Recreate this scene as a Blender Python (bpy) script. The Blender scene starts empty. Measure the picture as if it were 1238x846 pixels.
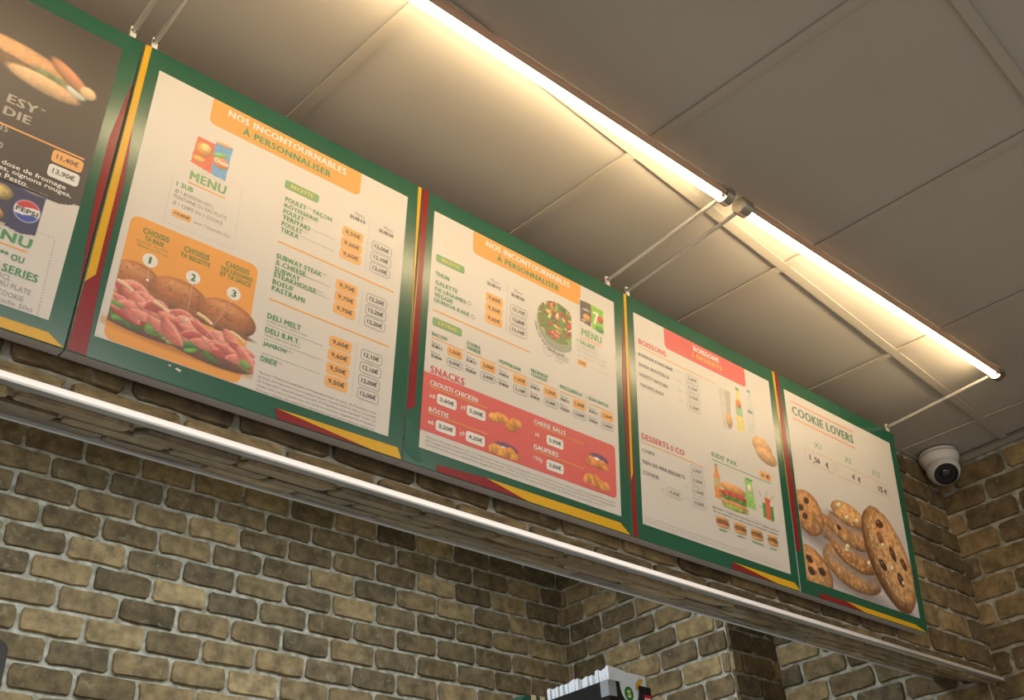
import bpy, bmesh, math, random
import numpy as np
from mathutils import Matrix, Vector

# ---------------------------------------------------------------- camera, world, light
Z0 = 1.25                       # camera height; all geometry below is written relative to it
D = bpy.data
SC = bpy.context.scene
COL = SC.collection
cam = D.objects.new('camera', D.cameras.new('camera'))
COL.objects.link(cam)
cam.data.sensor_width = 36.0
cam.data.lens = 36.0 * 1240.8 / 1238.0
cam.data.clip_start = 0.02
cx = Vector((0.7534, -0.6550, -0.0585)); cd = Vector((0.3293, 0.4528, -0.8286)); cf = Vector((0.5692, 0.6050, 0.5568))
m = Matrix((( cx[0], -cd[0], -cf[0], 0), (cx[1], -cd[1], -cf[1], 0), (cx[2], -cd[2], -cf[2], Z0), (0, 0, 0, 1)))
cam.matrix_world = m
SC.camera = cam
SC.view_settings.view_transform = 'Standard'
SC.view_settings.look = 'None'
SC.view_settings.gamma = 1.0
SC.view_settings.exposure = 0.0
SC.view_settings.use_curve_mapping = False

world = D.worlds.new('world'); SC.world = world; world.use_nodes = True
bgn = world.node_tree.nodes['Background']
bgn.inputs[0].default_value = (0.96, 0.95, 0.93, 1)
bgn.inputs[1].default_value = 0.60

TUBE_STRENGTH = 27.0
TUBE_COLOR = (1.0, 0.765, 0.45)
LED_STRENGTH = 0.95

def area(name, loc, rot, sx, sy, energy, color):
    l = D.lights.new(name, 'AREA'); l.shape = 'RECTANGLE'; l.size = sx; l.size_y = sy
    l.energy = energy; l.color = color
    o = D.objects.new(name, l); COL.objects.link(o)
    o.location = (loc[0], loc[1], loc[2] + Z0); o.rotation_euler = rot
    return o
# added unseen fill lights behind the viewer, and the cool panel over the kitchen recess
area('room_fill_light', (0.7, -1.3, 1.53), (0, 0, 0), 1.1, 0.6, 42, (1.0, 0.94, 0.86))
area('room_fill_light', (2.5, -1.3, 1.53), (0, 0, 0), 0.6, 0.6, 14, (1.0, 0.94, 0.86))
area('kitchen_panel_light', (1.2, 2.15, 1.64), (0, 0, 0), 2.6, 0.25, 29, (0.84, 0.93, 1.0))

random.seed(7)
rng = np.random.RandomState(11)
XR = 3.323      # right wall
YF = 1.41       # soffit face
ZC = 1.58       # ceiling
GA = 0.0806     # ceiling grid turn

# ---------------------------------------------------------------- materials
def s2l(c):
    return tuple((x/12.92 if x <= 0.04045 else ((x+0.055)/1.055)**2.4) for x in c)
def rgb(r, g, b): return s2l((r/255., g/255., b/255.))
MATS = {}
PR = 0.46
def mat(name, color, rough=0.5, metal=0.0, spec=None, coat=0.0, coat_rough=0.1, noise=None, bump=None):
    if name in MATS: return MATS[name]
    if spec is None: spec = 1.0 if rough == PR else .5
    mt = D.materials.new(name); mt.use_nodes = True; MATS[name] = mt
    nt = mt.node_tree; b = nt.nodes['Principled BSDF']
    b.inputs['Base Color'].default_value = (*color, 1)
    b.inputs['Roughness'].default_value = rough
    b.inputs['Metallic'].default_value = metal
    b.inputs['Specular IOR Level'].default_value = spec
    b.inputs['Coat Weight'].default_value = coat
    b.inputs['Coat Roughness'].default_value = coat_rough
    if noise or bump:
        tc = nt.nodes.new('ShaderNodeTexCoord')
        if noise:
            n = nt.nodes.new('ShaderNodeTexNoise'); n.inputs['Scale'].default_value = noise[0]; n.inputs['Detail'].default_value = 4
            nt.links.new(tc.outputs['Object'], n.inputs['Vector'])
            r = nt.nodes.new('ShaderNodeMapRange'); r.inputs['From Min'].default_value = .3; r.inputs['From Max'].default_value = .7
            r.inputs['To Min'].default_value = 1-noise[1]; r.inputs['To Max'].default_value = 1+noise[1]
            nt.links.new(n.outputs['Fac'], r.inputs['Value'])
            v = nt.nodes.new('ShaderNodeVectorMath'); v.operation = 'SCALE'; v.inputs[0].default_value = color
            nt.links.new(r.outputs[0], v.inputs['Scale']); nt.links.new(v.outputs[0], b.inputs['Base Color'])
        if bump:
            n = nt.nodes.new('ShaderNodeTexNoise'); n.inputs['Scale'].default_value = bump[0]; n.inputs['Detail'].default_value = 3
            nt.links.new(tc.outputs['Object'], n.inputs['Vector'])
            bp = nt.nodes.new('ShaderNodeBump'); bp.inputs['Strength'].default_value = bump[1]; bp.inputs['Distance'].default_value = .002
            nt.links.new(n.outputs['Fac'], bp.inputs['Height']); nt.links.new(bp.outputs[0], b.inputs['Normal'])
    return mt
def emis(name, color, strength):
    mt = mat(name, color, 0.4)
    b = mt.node_tree.nodes['Principled BSDF']
    b.inputs['Emission Color'].default_value = (*color, 1); b.inputs['Emission Strength'].default_value = strength
    return mt

def brick_material(name, gloss):
    mt = D.materials.new(name); mt.use_nodes = True; nt = mt.node_tree; N = nt.nodes; L = nt.links
    b = N['Principled BSDF']; b.inputs['Roughness'].default_value = 0.85 if not gloss else 0.5
    b.inputs['Coat Weight'].default_value = 0.0 if not gloss else 0.6
    b.inputs['Coat Roughness'].default_value = 0.12
    tc = N.new('ShaderNodeTexCoord'); oi = N.new('ShaderNodeObjectInfo')
    off = N.new('ShaderNodeVectorMath'); off.operation = 'SCALE'; off.inputs[0].default_value = (17., 31., 23.)
    L.new(oi.outputs['Random'], off.inputs['Scale'])
    add = N.new('ShaderNodeVectorMath'); add.operation = 'ADD'
    L.new(tc.outputs['Object'], add.inputs[0]); L.new(off.outputs[0], add.inputs[1])
    ramp = N.new('ShaderNodeValToRGB'); e = ramp.color_ramp.elements
    e[0].position = 0.0; e[0].color = (0.120, 0.083, 0.037, 1)
    e[1].position = 1.0; e[1].color = (0.376, 0.270, 0.128, 1)
    for p, c in ((0.25, (0.177, 0.123, 0.055, 1)), (0.45, (0.142, 0.104, 0.053, 1)), (0.62, (0.228, 0.161, 0.075, 1)), (0.8, (0.285, 0.198, 0.088, 1))):
        x = ramp.color_ramp.elements.new(p); x.color = c
    L.new(oi.outputs['Random'], ramp.inputs['Fac'])
    n1 = N.new('ShaderNodeTexNoise'); n1.inputs['Scale'].default_value = 22; n1.inputs['Detail'].default_value = 5; n1.inputs['Roughness'].default_value = .62
    L.new(add.outputs[0], n1.inputs['Vector'])
    mr = N.new('ShaderNodeMapRange'); mr.inputs['From Min'].default_value = .36; mr.inputs['From Max'].default_value = .66
    mr.inputs['To Min'].default_value = 0.60; mr.inputs['To Max'].default_value = 1.35
    L.new(n1.outputs['Fac'], mr.inputs['Value'])
    sc = N.new('ShaderNodeVectorMath'); sc.operation = 'SCALE'
    L.new(ramp.outputs['Color'], sc.inputs[0]); L.new(mr.outputs[0], sc.inputs['Scale'])
    # pale lime smears
    n2 = N.new('ShaderNodeTexNoise'); n2.inputs['Scale'].default_value = 38; n2.inputs['Detail'].default_value = 6; n2.inputs['Distortion'].default_value = .8
    L.new(add.outputs[0], n2.inputs['Vector'])
    m2 = N.new('ShaderNodeMapRange'); m2.inputs['From Min'].default_value = .60; m2.inputs['From Max'].default_value = .70; m2.inputs['To Max'].default_value = .40
    L.new(n2.outputs['Fac'], m2.inputs['Value'])
    mx = N.new('ShaderNodeMix'); mx.data_type = 'RGBA'; mx.inputs['B'].default_value = (0.38, 0.34, 0.24, 1)
    L.new(m2.outputs[0], mx.inputs['Factor']); L.new(sc.outputs[0], mx.inputs['A'])
    L.new(mx.outputs['Result'], b.inputs['Base Color'])
    bp = N.new('ShaderNodeBump'); bp.inputs['Strength'].default_value = .7; bp.inputs['Distance'].default_value = .003
    L.new(n2.outputs['Fac'], bp.inputs['Height']); L.new(bp.outputs[0], b.inputs['Normal'])
    return mt
M_BRICK = brick_material('brick_clay', False)
M_BRICKG = brick_material('brick_clay_sealed', True)
def mortar_material():
    mt = D.materials.new('mortar'); mt.use_nodes = True; nt = mt.node_tree; N = nt.nodes; L = nt.links
    b = N['Principled BSDF']; b.inputs['Roughness'].default_value = .9
    tc = N.new('ShaderNodeTexCoord')
    n = N.new('ShaderNodeTexNoise'); n.inputs['Scale'].default_value = 30; n.inputs['Detail'].default_value = 6
    L.new(tc.outputs['Object'], n.inputs['Vector'])
    r = N.new('ShaderNodeValToRGB'); r.color_ramp.elements[0].position = .35; r.color_ramp.elements[0].color = (.27, .24, .165, 1)
    r.color_ramp.elements[1].position = .66; r.color_ramp.elements[1].color = (.58, .56, .46, 1)
    L.new(n.outputs['Fac'], r.inputs['Fac']); L.new(r.outputs['Color'], b.inputs['Base Color'])
    n2 = N.new('ShaderNodeTexNoise'); n2.inputs['Scale'].default_value = 120; n2.inputs['Detail'].default_value = 3
    L.new(tc.outputs['Object'], n2.inputs['Vector'])
    bp = N.new('ShaderNodeBump'); bp.inputs['Strength'].default_value = .6; bp.inputs['Distance'].default_value = .003
    L.new(n2.outputs['Fac'], bp.inputs['Height']); L.new(bp.outputs[0], b.inputs['Normal'])
    return mt
M_MORTAR = mortar_material()
M_TILE = mat('ceiling_tile_paint', (0.50, 0.465, 0.41), 0.85, noise=(1.7, .05), bump=(220, .12))
M_RAIL = mat('ceiling_rail_enamel', (0.50, 0.455, 0.385), 0.6)
M_PLENUM = mat('plenum_dark', (0.10, 0.09, 0.08), 0.9)
M_FLOOR = mat('floor_tiling', (0.32, 0.29, 0.26), 0.5, noise=(2.0, .1))
M_PAPER = mat('poster_paper', rgb(219, 214, 209), PR, noise=(3., .01))
M_GREEN = mat('panel_green', rgb(22, 92, 68), 0.25, spec=1.0, noise=(6., .08))
M_YEL = mat('print_yellow', rgb(226, 176, 34), 0.30)
M_MAR = mat('print_maroon', rgb(140, 30, 36), 0.30)
M_SIDE = mat('panel_side_grey', rgb(186, 182, 180), 0.5)
M_ORANGE = mat('print_orange', rgb(238, 164, 76), PR)
M_ORANGEL = mat('print_light_orange', rgb(243, 178, 98), PR)
M_RED = mat('print_coral_red', rgb(222, 92, 90), PR)  # red, green and dark inks paled; glare haze is put into their colour
M_GTXT = mat('print_green_ink', rgb(74, 150, 100), PR)
M_DTXT = mat('print_dark_ink', rgb(88, 85, 86), PR)
M_GREY = mat('print_grey_ink', rgb(140, 138, 140), PR)
M_LGREY = mat('print_pale_grey_ink', rgb(192, 188, 186), PR)
M_WTXT = mat('print_white_ink', rgb(238, 236, 232), PR)
M_SAGE = mat('print_sage_green', rgb(120, 170, 110), PR)
M_YTXT = mat('print_lemon_ink', rgb(230, 205, 110), PR)
M_BROWN = mat('print_dark_brown', rgb(62, 52, 50), PR)
M_CHROME = mat('chrome', (0.55, 0.52, 0.48), 0.22, metal=1.0)
M_ALU = mat('satin_aluminium', (0.62, 0.62, 0.62), 0.42, metal=1.0)
M_WHITE = mat('white_plastic', (0.78, 0.76, 0.72), 0.4)
M_BLACK = mat('black_plastic', (0.012, 0.012, 0.014), 0.3)
M_LENS = mat('lens_glass', (0.01, 0.012, 0.02), 0.08, coat=1.0)
M_TUBE = emis('tube_glow', TUBE_COLOR, TUBE_STRENGTH)

# ---------------------------------------------------------------- mesh helpers
def new_obj(name, verts, faces, mats, parent=None, loc=(0, 0, 0), midx=None, smooth=False):
    me = D.meshes.new(name); me.from_pydata([tuple(v) for v in verts], [], faces); me.update()
    for q in (mats if isinstance(mats, (list, tuple)) else [mats]): me.materials.append(q)
    if midx is not None:
        me.polygons.foreach_set('material_index', midx)
    if smooth: me.polygons.foreach_set('use_smooth', [True]*len(me.polygons))
    o = D.objects.new(name, me); COL.objects.link(o)
    o.location = loc
    if parent: o.parent = parent
    else: o.location.z += Z0
    return o
def empty(name, loc=(0, 0, 0)):
    o = D.objects.new(name, None); o.empty_display_size = .05; COL.objects.link(o)
    o.location = (loc[0], loc[1], loc[2] + Z0)
    return o
def tagit(o, label=None, cat=None, group=None, kind=None):
    if label: o['label'] = label
    if cat: o['category'] = cat
    if group: o['group'] = group
    if kind: o['kind'] = kind
    return o
class MB:
    def __init__(s): s.v = []; s.f = []; s.m = []
    def add(s, vs, fs, mi=0):
        b = len(s.v); s.v += [tuple(v) for v in vs]; s.f += [tuple(b+i for i in f) for f in fs]; s.m += [mi]*len(fs); return s
    def box(s, x0, x1, y0, y1, z0, z1, mi=0):
        vs = [(x, y, z) for x in (x0, x1) for y in (y0, y1) for z in (z0, z1)]
        return s.add(vs, [(0, 1, 3, 2), (4, 6, 7, 5), (0, 4, 5, 1), (2, 3, 7, 6), (0, 2, 6, 4), (1, 5, 7, 3)], mi)
    def prism(s, poly, z0, z1, mi=0, bottom=True):      # poly in x,y (ccw)
        n = len(poly)
        vs = [(p[0], p[1], z0) for p in poly] + [(p[0], p[1], z1) for p in poly]
        fs = [tuple(range(n, 2*n))] + [(i, (i+1) % n, n+(i+1) % n, n+i) for i in range(n)]
        if bottom: fs.append(tuple(reversed(range(n))))
        return s.add(vs, fs, mi)
    def tube(s, a, b, r, n=16, r2=None, mi=0, caps=True):
        a = Vector(a); b = Vector(b); d = (b-a).normalized(); r2 = r if r2 is None else r2
        p = d.orthogonal().normalized(); q = d.cross(p)
        vs = []
        for c, rr in ((a, r), (b, r2)):
            for i in range(n):
                t = 2*math.pi*i/n; vs.append(c + (p*math.cos(t) + q*math.sin(t))*rr)
        fs = [(i, (i+1) % n, n+(i+1) % n, n+i) for i in range(n)]
        if caps: fs += [tuple(reversed(range(n))), tuple(range(n, 2*n))]
        return s.add(vs, fs, mi)
    def lathe(s, c, axis, prof, n=32, mi=0):            # prof: (distance along axis, radius)
        c = Vector(c); d = Vector(axis).normalized(); p = d.orthogonal().normalized(); q = d.cross(p)
        vs = []
        for (h, r) in prof:
            for i in range(n):
                t = 2*math.pi*i/n; vs.append(c + d*h + (p*math.cos(t) + q*math.sin(t))*max(r, 1e-5))
        fs = []
        for k in range(len(prof)-1):
            for i in range(n):
                fs.append((k*n+i, k*n+(i+1) % n, (k+1)*n+(i+1) % n, (k+1)*n+i))
        return s.add(vs, fs, mi)
    def obj(s, name, mats, parent=None, loc=(0, 0, 0), smooth=False):
        return new_obj(name, s.v, s.f, mats, parent, loc, s.m, smooth)
def shade_auto(o, ang=0.6):
    for p in o.data.polygons: p.use_smooth = True
    bm = bmesh.new(); bm.from_mesh(o.data)
    for e in bm.edges:
        if len(e.link_faces) == 2 and e.calc_face_angle(0) > ang: e.smooth = False
    bm.normal_update(); bm.to_mesh(o.data); bm.free(); return o

# ---------------------------------------------------------------- brick slips
BW, BH, BD = 0.176, 0.0665, 0.009
def brick_mesh(k, material):
    r = random.Random(100+k)
    n = 14; pts = []
    hw, hh, c = BW/2, BH/2, 0.0085
    base = [(-hw+c, -hh), (-hw*.35, -hh), (hw*.3, -hh), (hw-c, -hh), (hw, -hh+c), (hw, 0), (hw, hh-c), (hw-c, hh), (hw*.4, hh), (-hw*.3, hh), (-hw+c, hh), (-hw, hh-c), (-hw, 0.002), (-hw, -hh+c)]
    for (x, y) in base: pts.append((x + r.uniform(-.0030, .0030), y + r.uniform(-.0028, .0028)))
    vs = [(x, y, 0) for x, y in pts] + [(x*0.995, y*.99, BD*.6) for x, y in pts] + [(x*.972, y*.94, BD + r.uniform(-.001, .001)) for x, y in pts]
    fs = [(i, (i+1) % n, n+(i+1) % n, n+i) for i in range(n)] + [(n+i, n+(i+1) % n, 2*n+(i+1) % n, 2*n+i) for i in range(n)] + [tuple(range(2*n, 3*n))]
    me = D.meshes.new('brick'); me.from_pydata(vs, [], fs); me.materials.append(material); me.update()
    return me
BRICKS = [brick_mesh(k, M_BRICK) for k in range(12)]
BRICKSG = [brick_mesh(k+40, M_BRICKG) for k in range(6)]
PITCH = 0.1875
def lay_bricks(parent, origin, xdir, ydir, length, rows, zstart, rowh, phase, meshes, sealed=False, clip0=0.0):
    """courses of bricks on a plane: origin + s*xdir + t*ydir, s in [clip0, length]"""
    X = Vector(xdir); Y = Vector(ydir); Nn = X.cross(Y)
    rot = Matrix((X, Y, Nn)).transposed().to_4x4()
    for k in range(rows):
        t = zstart + (k + .5)*rowh
        s = phase + (k % 2)*PITCH*.5 - 3*PITCH
        while s < length:
            a = max(s, clip0 + .003); b = min(s + PITCH - .0115, length - .003)
            if b - a > 0.018:
                c = Vector(origin) + X*((a+b)/2) + Y*t
                o = D.objects.new('brick', random.choice(meshes)); COL.objects.link(o)
                flip = random.random() < .5
                sx = (b-a)/BW; sy = (rowh/0.0785)
                o.matrix_local = Matrix.Translation(c) @ rot @ Matrix.Rotation(math.pi if flip else 0, 4, 'Z') @ Matrix.Rotation(random.uniform(-.008, .008), 4, 'Z') @ Matrix.Diagonal((sx, sy, random.uniform(.8, 1.25), 1))
                o.parent = parent
            s += PITCH
def wall(name, build, label=None):
    mb = MB(); build(mb)
    return tagit(mb.obj(name, M_MORTAR), kind='structure')

RH = 0.0777
# soffit: brick clad box beam whose underside slopes up to the kitchen side
YB, ZB, ZL = 1.62, 0.912, 0.834
def b_soffit(mb):
    prof = [(YF, ZL), (YF, 1.90), (YB, 1.90), (YB, ZB)]
    x0, x1 = -0.9, XR
    vs = [(x0, a, b) for a, b in prof] + [(x1, a, b) for a, b in prof]
    mb.add(vs, [(0, 1, 2, 3), (7, 6, 5, 4), (0, 4, 5, 1), (1, 5, 6, 2), (2, 6, 7, 3), (3, 7, 4, 0)])
wall_soffit = wall('wall_soffit', b_soffit)
# rows: mortar lines at 0.853 + k*RH
lay_bricks(wall_soffit, (0, YF, 0.0), (1, 0, 0), (0, 0, 1), XR, 9, 0.8700, RH, 0.303+.003, BRICKS, clip0=-0.85)
lay_bricks(wall_soffit, (0, YF, 0.0), (1, 0, 0), (0, 0, 1), XR, 1, 0.8385, .0315, 0.303-.09, BRICKS, clip0=-0.85)
sd = Vector((0, YB-YF, ZB-ZL)); sl = sd.length; sd.normalize()
lay_bricks(wall_soffit, (0, YF, ZL), (1, 0, 0), (0, -sd.y, -sd.z), XR, 3, -sl, sl/3*.985, 0.15, BRICKSG, clip0=-0.4)
# kitchen recess
X1, Y2, Y3 = 3.039, 2.207, 3.03
wall_back = wall('wall_back', lambda mb: mb.box(-1.0, X1, Y3, Y3+.12, -1.25, 1.86))
lay_bricks(wall_back, (0, Y3, 0), (1, 0, 0), (0, 0, 1), X1, 13, 0.955-3*.0803, .0803, .86-.002, BRICKS, clip0=0.0)
wall_pillar = wall('wall_pillar', lambda mb: mb.box(X1, XR+.12, Y2, Y3+.12, -1.25, 1.86))
lay_bricks(wall_pillar, (X1, 0, 0), (0, -1, 0), (0, 0, 1), -Y2, 12, 0.955-3*.0803, .0803, -Y3+.04, BRICKS, clip0=-Y3)
lay_bricks(wall_pillar, (0, Y2, 0), (1, 0, 0), (0, 0, 1), XR, 12, 0.955-3*.0803, .0803, X1+.06, BRICKS, clip0=X1)
wall_right = wall('wall_right', lambda mb: mb.box(XR, XR+.12, -2.2, Y2, -1.25, 1.86))
lay_bricks(wall_right, (XR, 0, 0), (0, -1, 0), (0, 0, 1), -0.35, 13, 0.853-4*RH+.0, RH, -YF+.06-6*PITCH, BRICKS, clip0=-Y2)
# floor, kitchen ceiling
tagit(MB().box(-3.0, XR+.12, -3.0, Y3+.12, -1.33, -1.25).obj('floor', M_FLOOR), kind='structure')
tagit(MB().box(-1.0, XR, YB-.02, Y3, 1.86, 1.92).obj('ceiling_kitchen', M_TILE), kind='structure')

# ---------------------------------------------------------------- suspended ceiling
def clip_poly(poly, nx, ny, c):          # keep nx*x+ny*y <= c
    out = []
    for i in range(len(poly)):
        a = poly[i]; b = poly[(i+1) % len(poly)]
        da = nx*a[0]+ny*a[1]-c; db = nx*b[0]+ny*b[1]-c
        if da <= 0: out.append(a)
        if (da < 0 < db) or (db < 0 < da):
            t = da/(da-db); out.append((a[0]+(b[0]-a[0])*t, a[1]+(b[1]-a[1])*t))
    return out
cg, sg = math.cos(GA), math.sin(GA)
def uvw(u, v): return (u*cg - v*sg, u*sg + v*cg)
def ceil_piece(name, u0, u1, v0, v1, z0, z1, material, parent):
    p = [uvw(u0, v0), uvw(u1, v0), uvw(u1, v1), uvw(u0, v1)]
    for q in ((0, 1, YF-.001), (1, 0, XR-.001), (0, -1, 2.1), (-1, 0, 1.6)):
        if p: p = clip_poly(p, *q)
    if len(p) < 3: return None
    return MB().prism(p, z0, z1).obj(name, material, parent)
ceiling = MB().box(-1.6, XR, -2.1, YF, ZC+.05, ZC+.09).obj('ceiling', M_PLENUM)
tagit(ceiling, kind='structure'); ceiling.location.z = Z0
UB = [0.792 + .600*k for k in range(-5, 6)]
VB = [0.856 + .600, 0.856, 0.186, -0.424, -1.03, -1.63, -2.24]
for i in range(len(UB)-1):
    for j in range(len(VB)-1):
        o = ceil_piece('ceiling_tile', UB[i]+.0225, UB[i+1]+.0015, VB[j+1]+.0225, VB[j]+.0015, ZC+.006, ZC+.022, M_TILE, ceiling)
for u in UB: ceil_piece('ceiling_rail', u, u+.024, -3, 2, ZC, ZC+.004, M_RAIL, ceiling)
for v in VB: ceil_piece('ceiling_rail', -3, 4.2, v, v+.024, ZC-.0006, ZC+.0036, M_RAIL, ceiling)
tagit(MB().box(XR-.022, XR-.0005, -2.1, YF-.011, ZC-.0025, ZC-.0008).box(XR-.0125, XR-.0105, -2.1, YF-.011, ZC-.022, ZC-.0025).obj('trim_1', mat('edge_trim_enamel', (.30, .27, .22), .6)), kind='structure')
tagit(MB().box(-.9, XR-.023, YF-.022, YF-.0115, ZC-.0025, ZC-.0008).obj('trim_2', M_RAIL), kind='structure')

# ---------------------------------------------------------------- led strip and edge profile on the soffit
led = empty('led_strip', (0, YF, ZL))
tagit(led, 'long thin white LED light strip along the soffit edge below the menu boards', 'light strip')
mb = MB(); mb.box(-.9, XR-.012, -.014, -.0005, -.0015, .012).obj('profile', M_ALU, led)
m_led = D.materials.new('led_diffuser'); m_led.use_nodes = True
nt = m_led.node_tree; b = nt.nodes['Principled BSDF']; b.inputs['Base Color'].default_value = (.62, .58, .52, 1); b.inputs['Roughness'].default_value = .35
tc = nt.nodes.new('ShaderNodeTexCoord'); sp = nt.nodes.new('ShaderNodeSeparateXYZ'); rm = nt.nodes.new('ShaderNodeMapRange')
nt.links.new(tc.outputs['Object'], sp.inputs[0]); nt.links.new(sp.outputs['X'], rm.inputs['Value'])
rm.inputs['From Min'].default_value = 1.55; rm.inputs['From Max'].default_value = 2.75; rm.inputs['To Min'].default_value = LED_STRENGTH*.72; rm.inputs['To Max'].default_value = 0.0
b.inputs['Emission Color'].default_value = (1.0, .88, .80, 1); nt.links.new(rm.outputs[0], b.inputs['Emission Strength'])
MB().box(-.9, XR-.012, -.0165, -.0142, .0022, .0112).obj('diffuser', m_led, led)
edge = MB().box(-.9, XR-.01, YB-.002, YB+.004, ZB-.0150, ZB+.004).obj('trim_3', mat('edge_profile', (.80, .84, .86), .3))
tagit(edge, kind='structure')

# ---------------------------------------------------------------- menu boards
YBT, ZBT = 1.36, 0.890
UPV = Vector((0, -0.1154, 0.9933)); OUT = Vector((0, -0.9933, -0.1154))
HB = 0.6242; WBD = 0.6137
BX = [-0.247, 0.3695, 0.985, 1.5995, 2.215]
LAYER = 0.0004
class Board:
    def __init__(s, k, label):
        s.k = k
        s.o = D.objects.new('menu_board', None); COL.objects.link(s.o); s.o.empty_display_size = .05
        R = Matrix((Vector((1, 0, 0)), UPV, OUT)).transposed().to_4x4()
        s.o.matrix_world = Matrix.Translation((BX[k-1], YBT, ZBT + Z0)) @ R
        tagit(s.o, label, 'menu board', 'row of menu boards hung under the ceiling')
        T = 0.028
        mb = MB(); c = .0012
        mb.box(0, WBD, 0, HB, -T, -.0012, 1)
        mb.add([(0, 0, -.0012), (WBD, 0, -.0012), (WBD, HB, -.0012), (0, HB, -.0012), (c, c, 0), (WBD-c, c, 0), (WBD-c, HB-c, 0), (c, HB-c, 0)],
               [(4, 5, 6, 7), (0, 1, 5, 4), (1, 2, 6, 5), (2, 3, 7, 6), (3, 0, 4, 7)], 0)
        mb.obj('panel', [M_GREEN, M_SIDE], s.o)
        for x in (.12, WBD-.15):       # brackets to the wall behind
            # wall plane in local coords: y_world = YF-0.009
            def wz(y): return -((YF-.001) - YBT - UPV.y*y)/0.9933
            y0, y1 = HB*.78, HB*.84
            mbb = MB(); mbb.add([(x, y0, -T), (x+.03, y0, -T), (x+.03, y1, -T), (x, y1, -T), (x, y0, wz(y0)), (x+.03, y0, wz(y0)), (x+.03, y1, wz(y1)), (x, y1, wz(y1))],
                [(0, 1, 2, 3), (7, 6, 5, 4), (0, 4, 5, 1), (1, 5, 6, 2), (2, 6, 7, 3), (3, 7, 4, 0)])
            mbb.obj('bracket', M_ALU, s.o)
    def flat(s, name, poly, lay, material, parent=None):
        a = sum(poly[i][0]*poly[(i+1) % len(poly)][1]-poly[(i+1) % len(poly)][0]*poly[i][1] for i in range(len(poly)))
        if a < 0: poly = poly[::-1]
        return MB().prism(poly, .0, LAYER*lay, bottom=False).obj(name, material, parent or s.o)
    def rect(s, name, x0, x1, y0, y1, lay, material, parent=None): return s.flat(name, [(x0, y0), (x1, y0), (x1, y1), (x0, y1)], lay, material, parent)
def rr(x0, x1, y0, y1, r, corners=(1, 1, 1, 1), n=6):      # rounded rectangle: corners bl, br, tr, tl
    P = []
    for (cx_, cy_, a0, c) in ((x0+r, y0+r, math.pi, corners[0]), (x1-r, y0+r, 1.5*math.pi, corners[1]), (x1-r, y1-r, 0, corners[2]), (x0+r, y1-r, .5*math.pi, corners[3])):
        if not c:
            P.append((x0 if cx_ == x0+r else x1, y0 if cy_ == y0+r else y1)); continue
        for i in range(n+1):
            t = a0 + .5*math.pi*i/n; P.append((cx_+r*math.cos(t), cy_+r*math.sin(t)))
    return P
def circ(cx_, cy_, r, n=28): return [(cx_+r*math.cos(2*math.pi*i/n), cy_+r*math.sin(2*math.pi*i/n)) for i in range(n)]

_tc = {}
def glyphs(s, bold=0.0, shear=0.0, res=2):
    key = (s, bold, shear, res)
    if key in _tc: return _tc[key]
    cu = D.curves.new('text', 'FONT'); cu.body = s; cu.offset = bold if bold <= .03 else 0; cu.space_character = 1.0 + (.11 if bold > .03 else 0); cu.resolution_u = res; cu.shear = shear
    ob = D.objects.new('text', cu)
    me = ob.to_mesh()
    n = len(me.vertices); co = np.empty(n*3); me.vertices.foreach_get('co', co); co = co.reshape(-1, 3)
    fs = [tuple(p.vertices) for p in me.polygons]
    ob.to_mesh_clear(); D.objects.remove(ob); D.curves.remove(cu)
    if bold > .03 and n:          # heavy weight: the same outline struck three times
        c3 = [co + np.array(d) for d in ((-.042, -.012, 0), (0, .012, 1e-4), (.042, -.012, 2e-4))]
        fs = fs + [tuple(i+n for i in f) for f in fs] + [tuple(i+2*n for i in f) for f in fs]; co = np.concatenate(c3)
    _tc[key] = (co, fs); return _tc[key]
def amp():
    P = [(.95, .0), (.60, .36), (.28, .70), (.27, .88), (.42, 1.0), (.60, .97), (.66, .82), (.58, .66), (.30, .50), (.08, .32), (.06, .14), (.22, .01), (.46, .0), (.68, .14), (.84, .42)]
    w = .085; V = []; F = []
    for i in range(len(P)-1):
        a = np.array(P[i]); b = np.array(P[i+1]); d = (b-a)/np.linalg.norm(b-a); n = np.array((-d[1], d[0]))*w; e = d*w*.4; k = len(V)
        V += [(*(a-n-e), 0), (*(b-n+e), 0), (*(b+n+e), 0), (*(a+n-e), 0)]; F.append((k, k+1, k+2, k+3))
    return np.array(V), F
def letters(bd, name, items, lay, material, parent=None, bold=.03):
    if name in ('lettering', 'price_lettering') and len(items) > 1:
        return [letters(bd, name, [it], lay, material, parent, bold) for it in items][0]
    """items: (string, x0, x1, y0, y1) fitted to that box; x1 None keeps proportions"""
    V = []; F = []
    for it in items:
        st, x0, x1, y0, y1 = it[:5]; bo = it[5] if len(it) > 5 else bold
        co, fs = amp() if st == '&' else glyphs(st, min(bo, .042))
        if len(co) == 0: continue
        mn = co.min(0); mxx = co.max(0)
        sy = (y1-y0)/max(mxx[1]-mn[1], 1e-6)
        sx = sy if x1 is None else (x1-x0)/max(mxx[0]-mn[0], 1e-6)
        b = len(V)
        for c in co: V.append(((c[0]-mn[0])*sx + x0, (c[1]-mn[1])*sy + y0, LAYER*lay + c[2]))
        F += [tuple(b+i for i in f) for f in fs]
    return new_obj(name, V, F, material, parent or bd.o)
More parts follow.
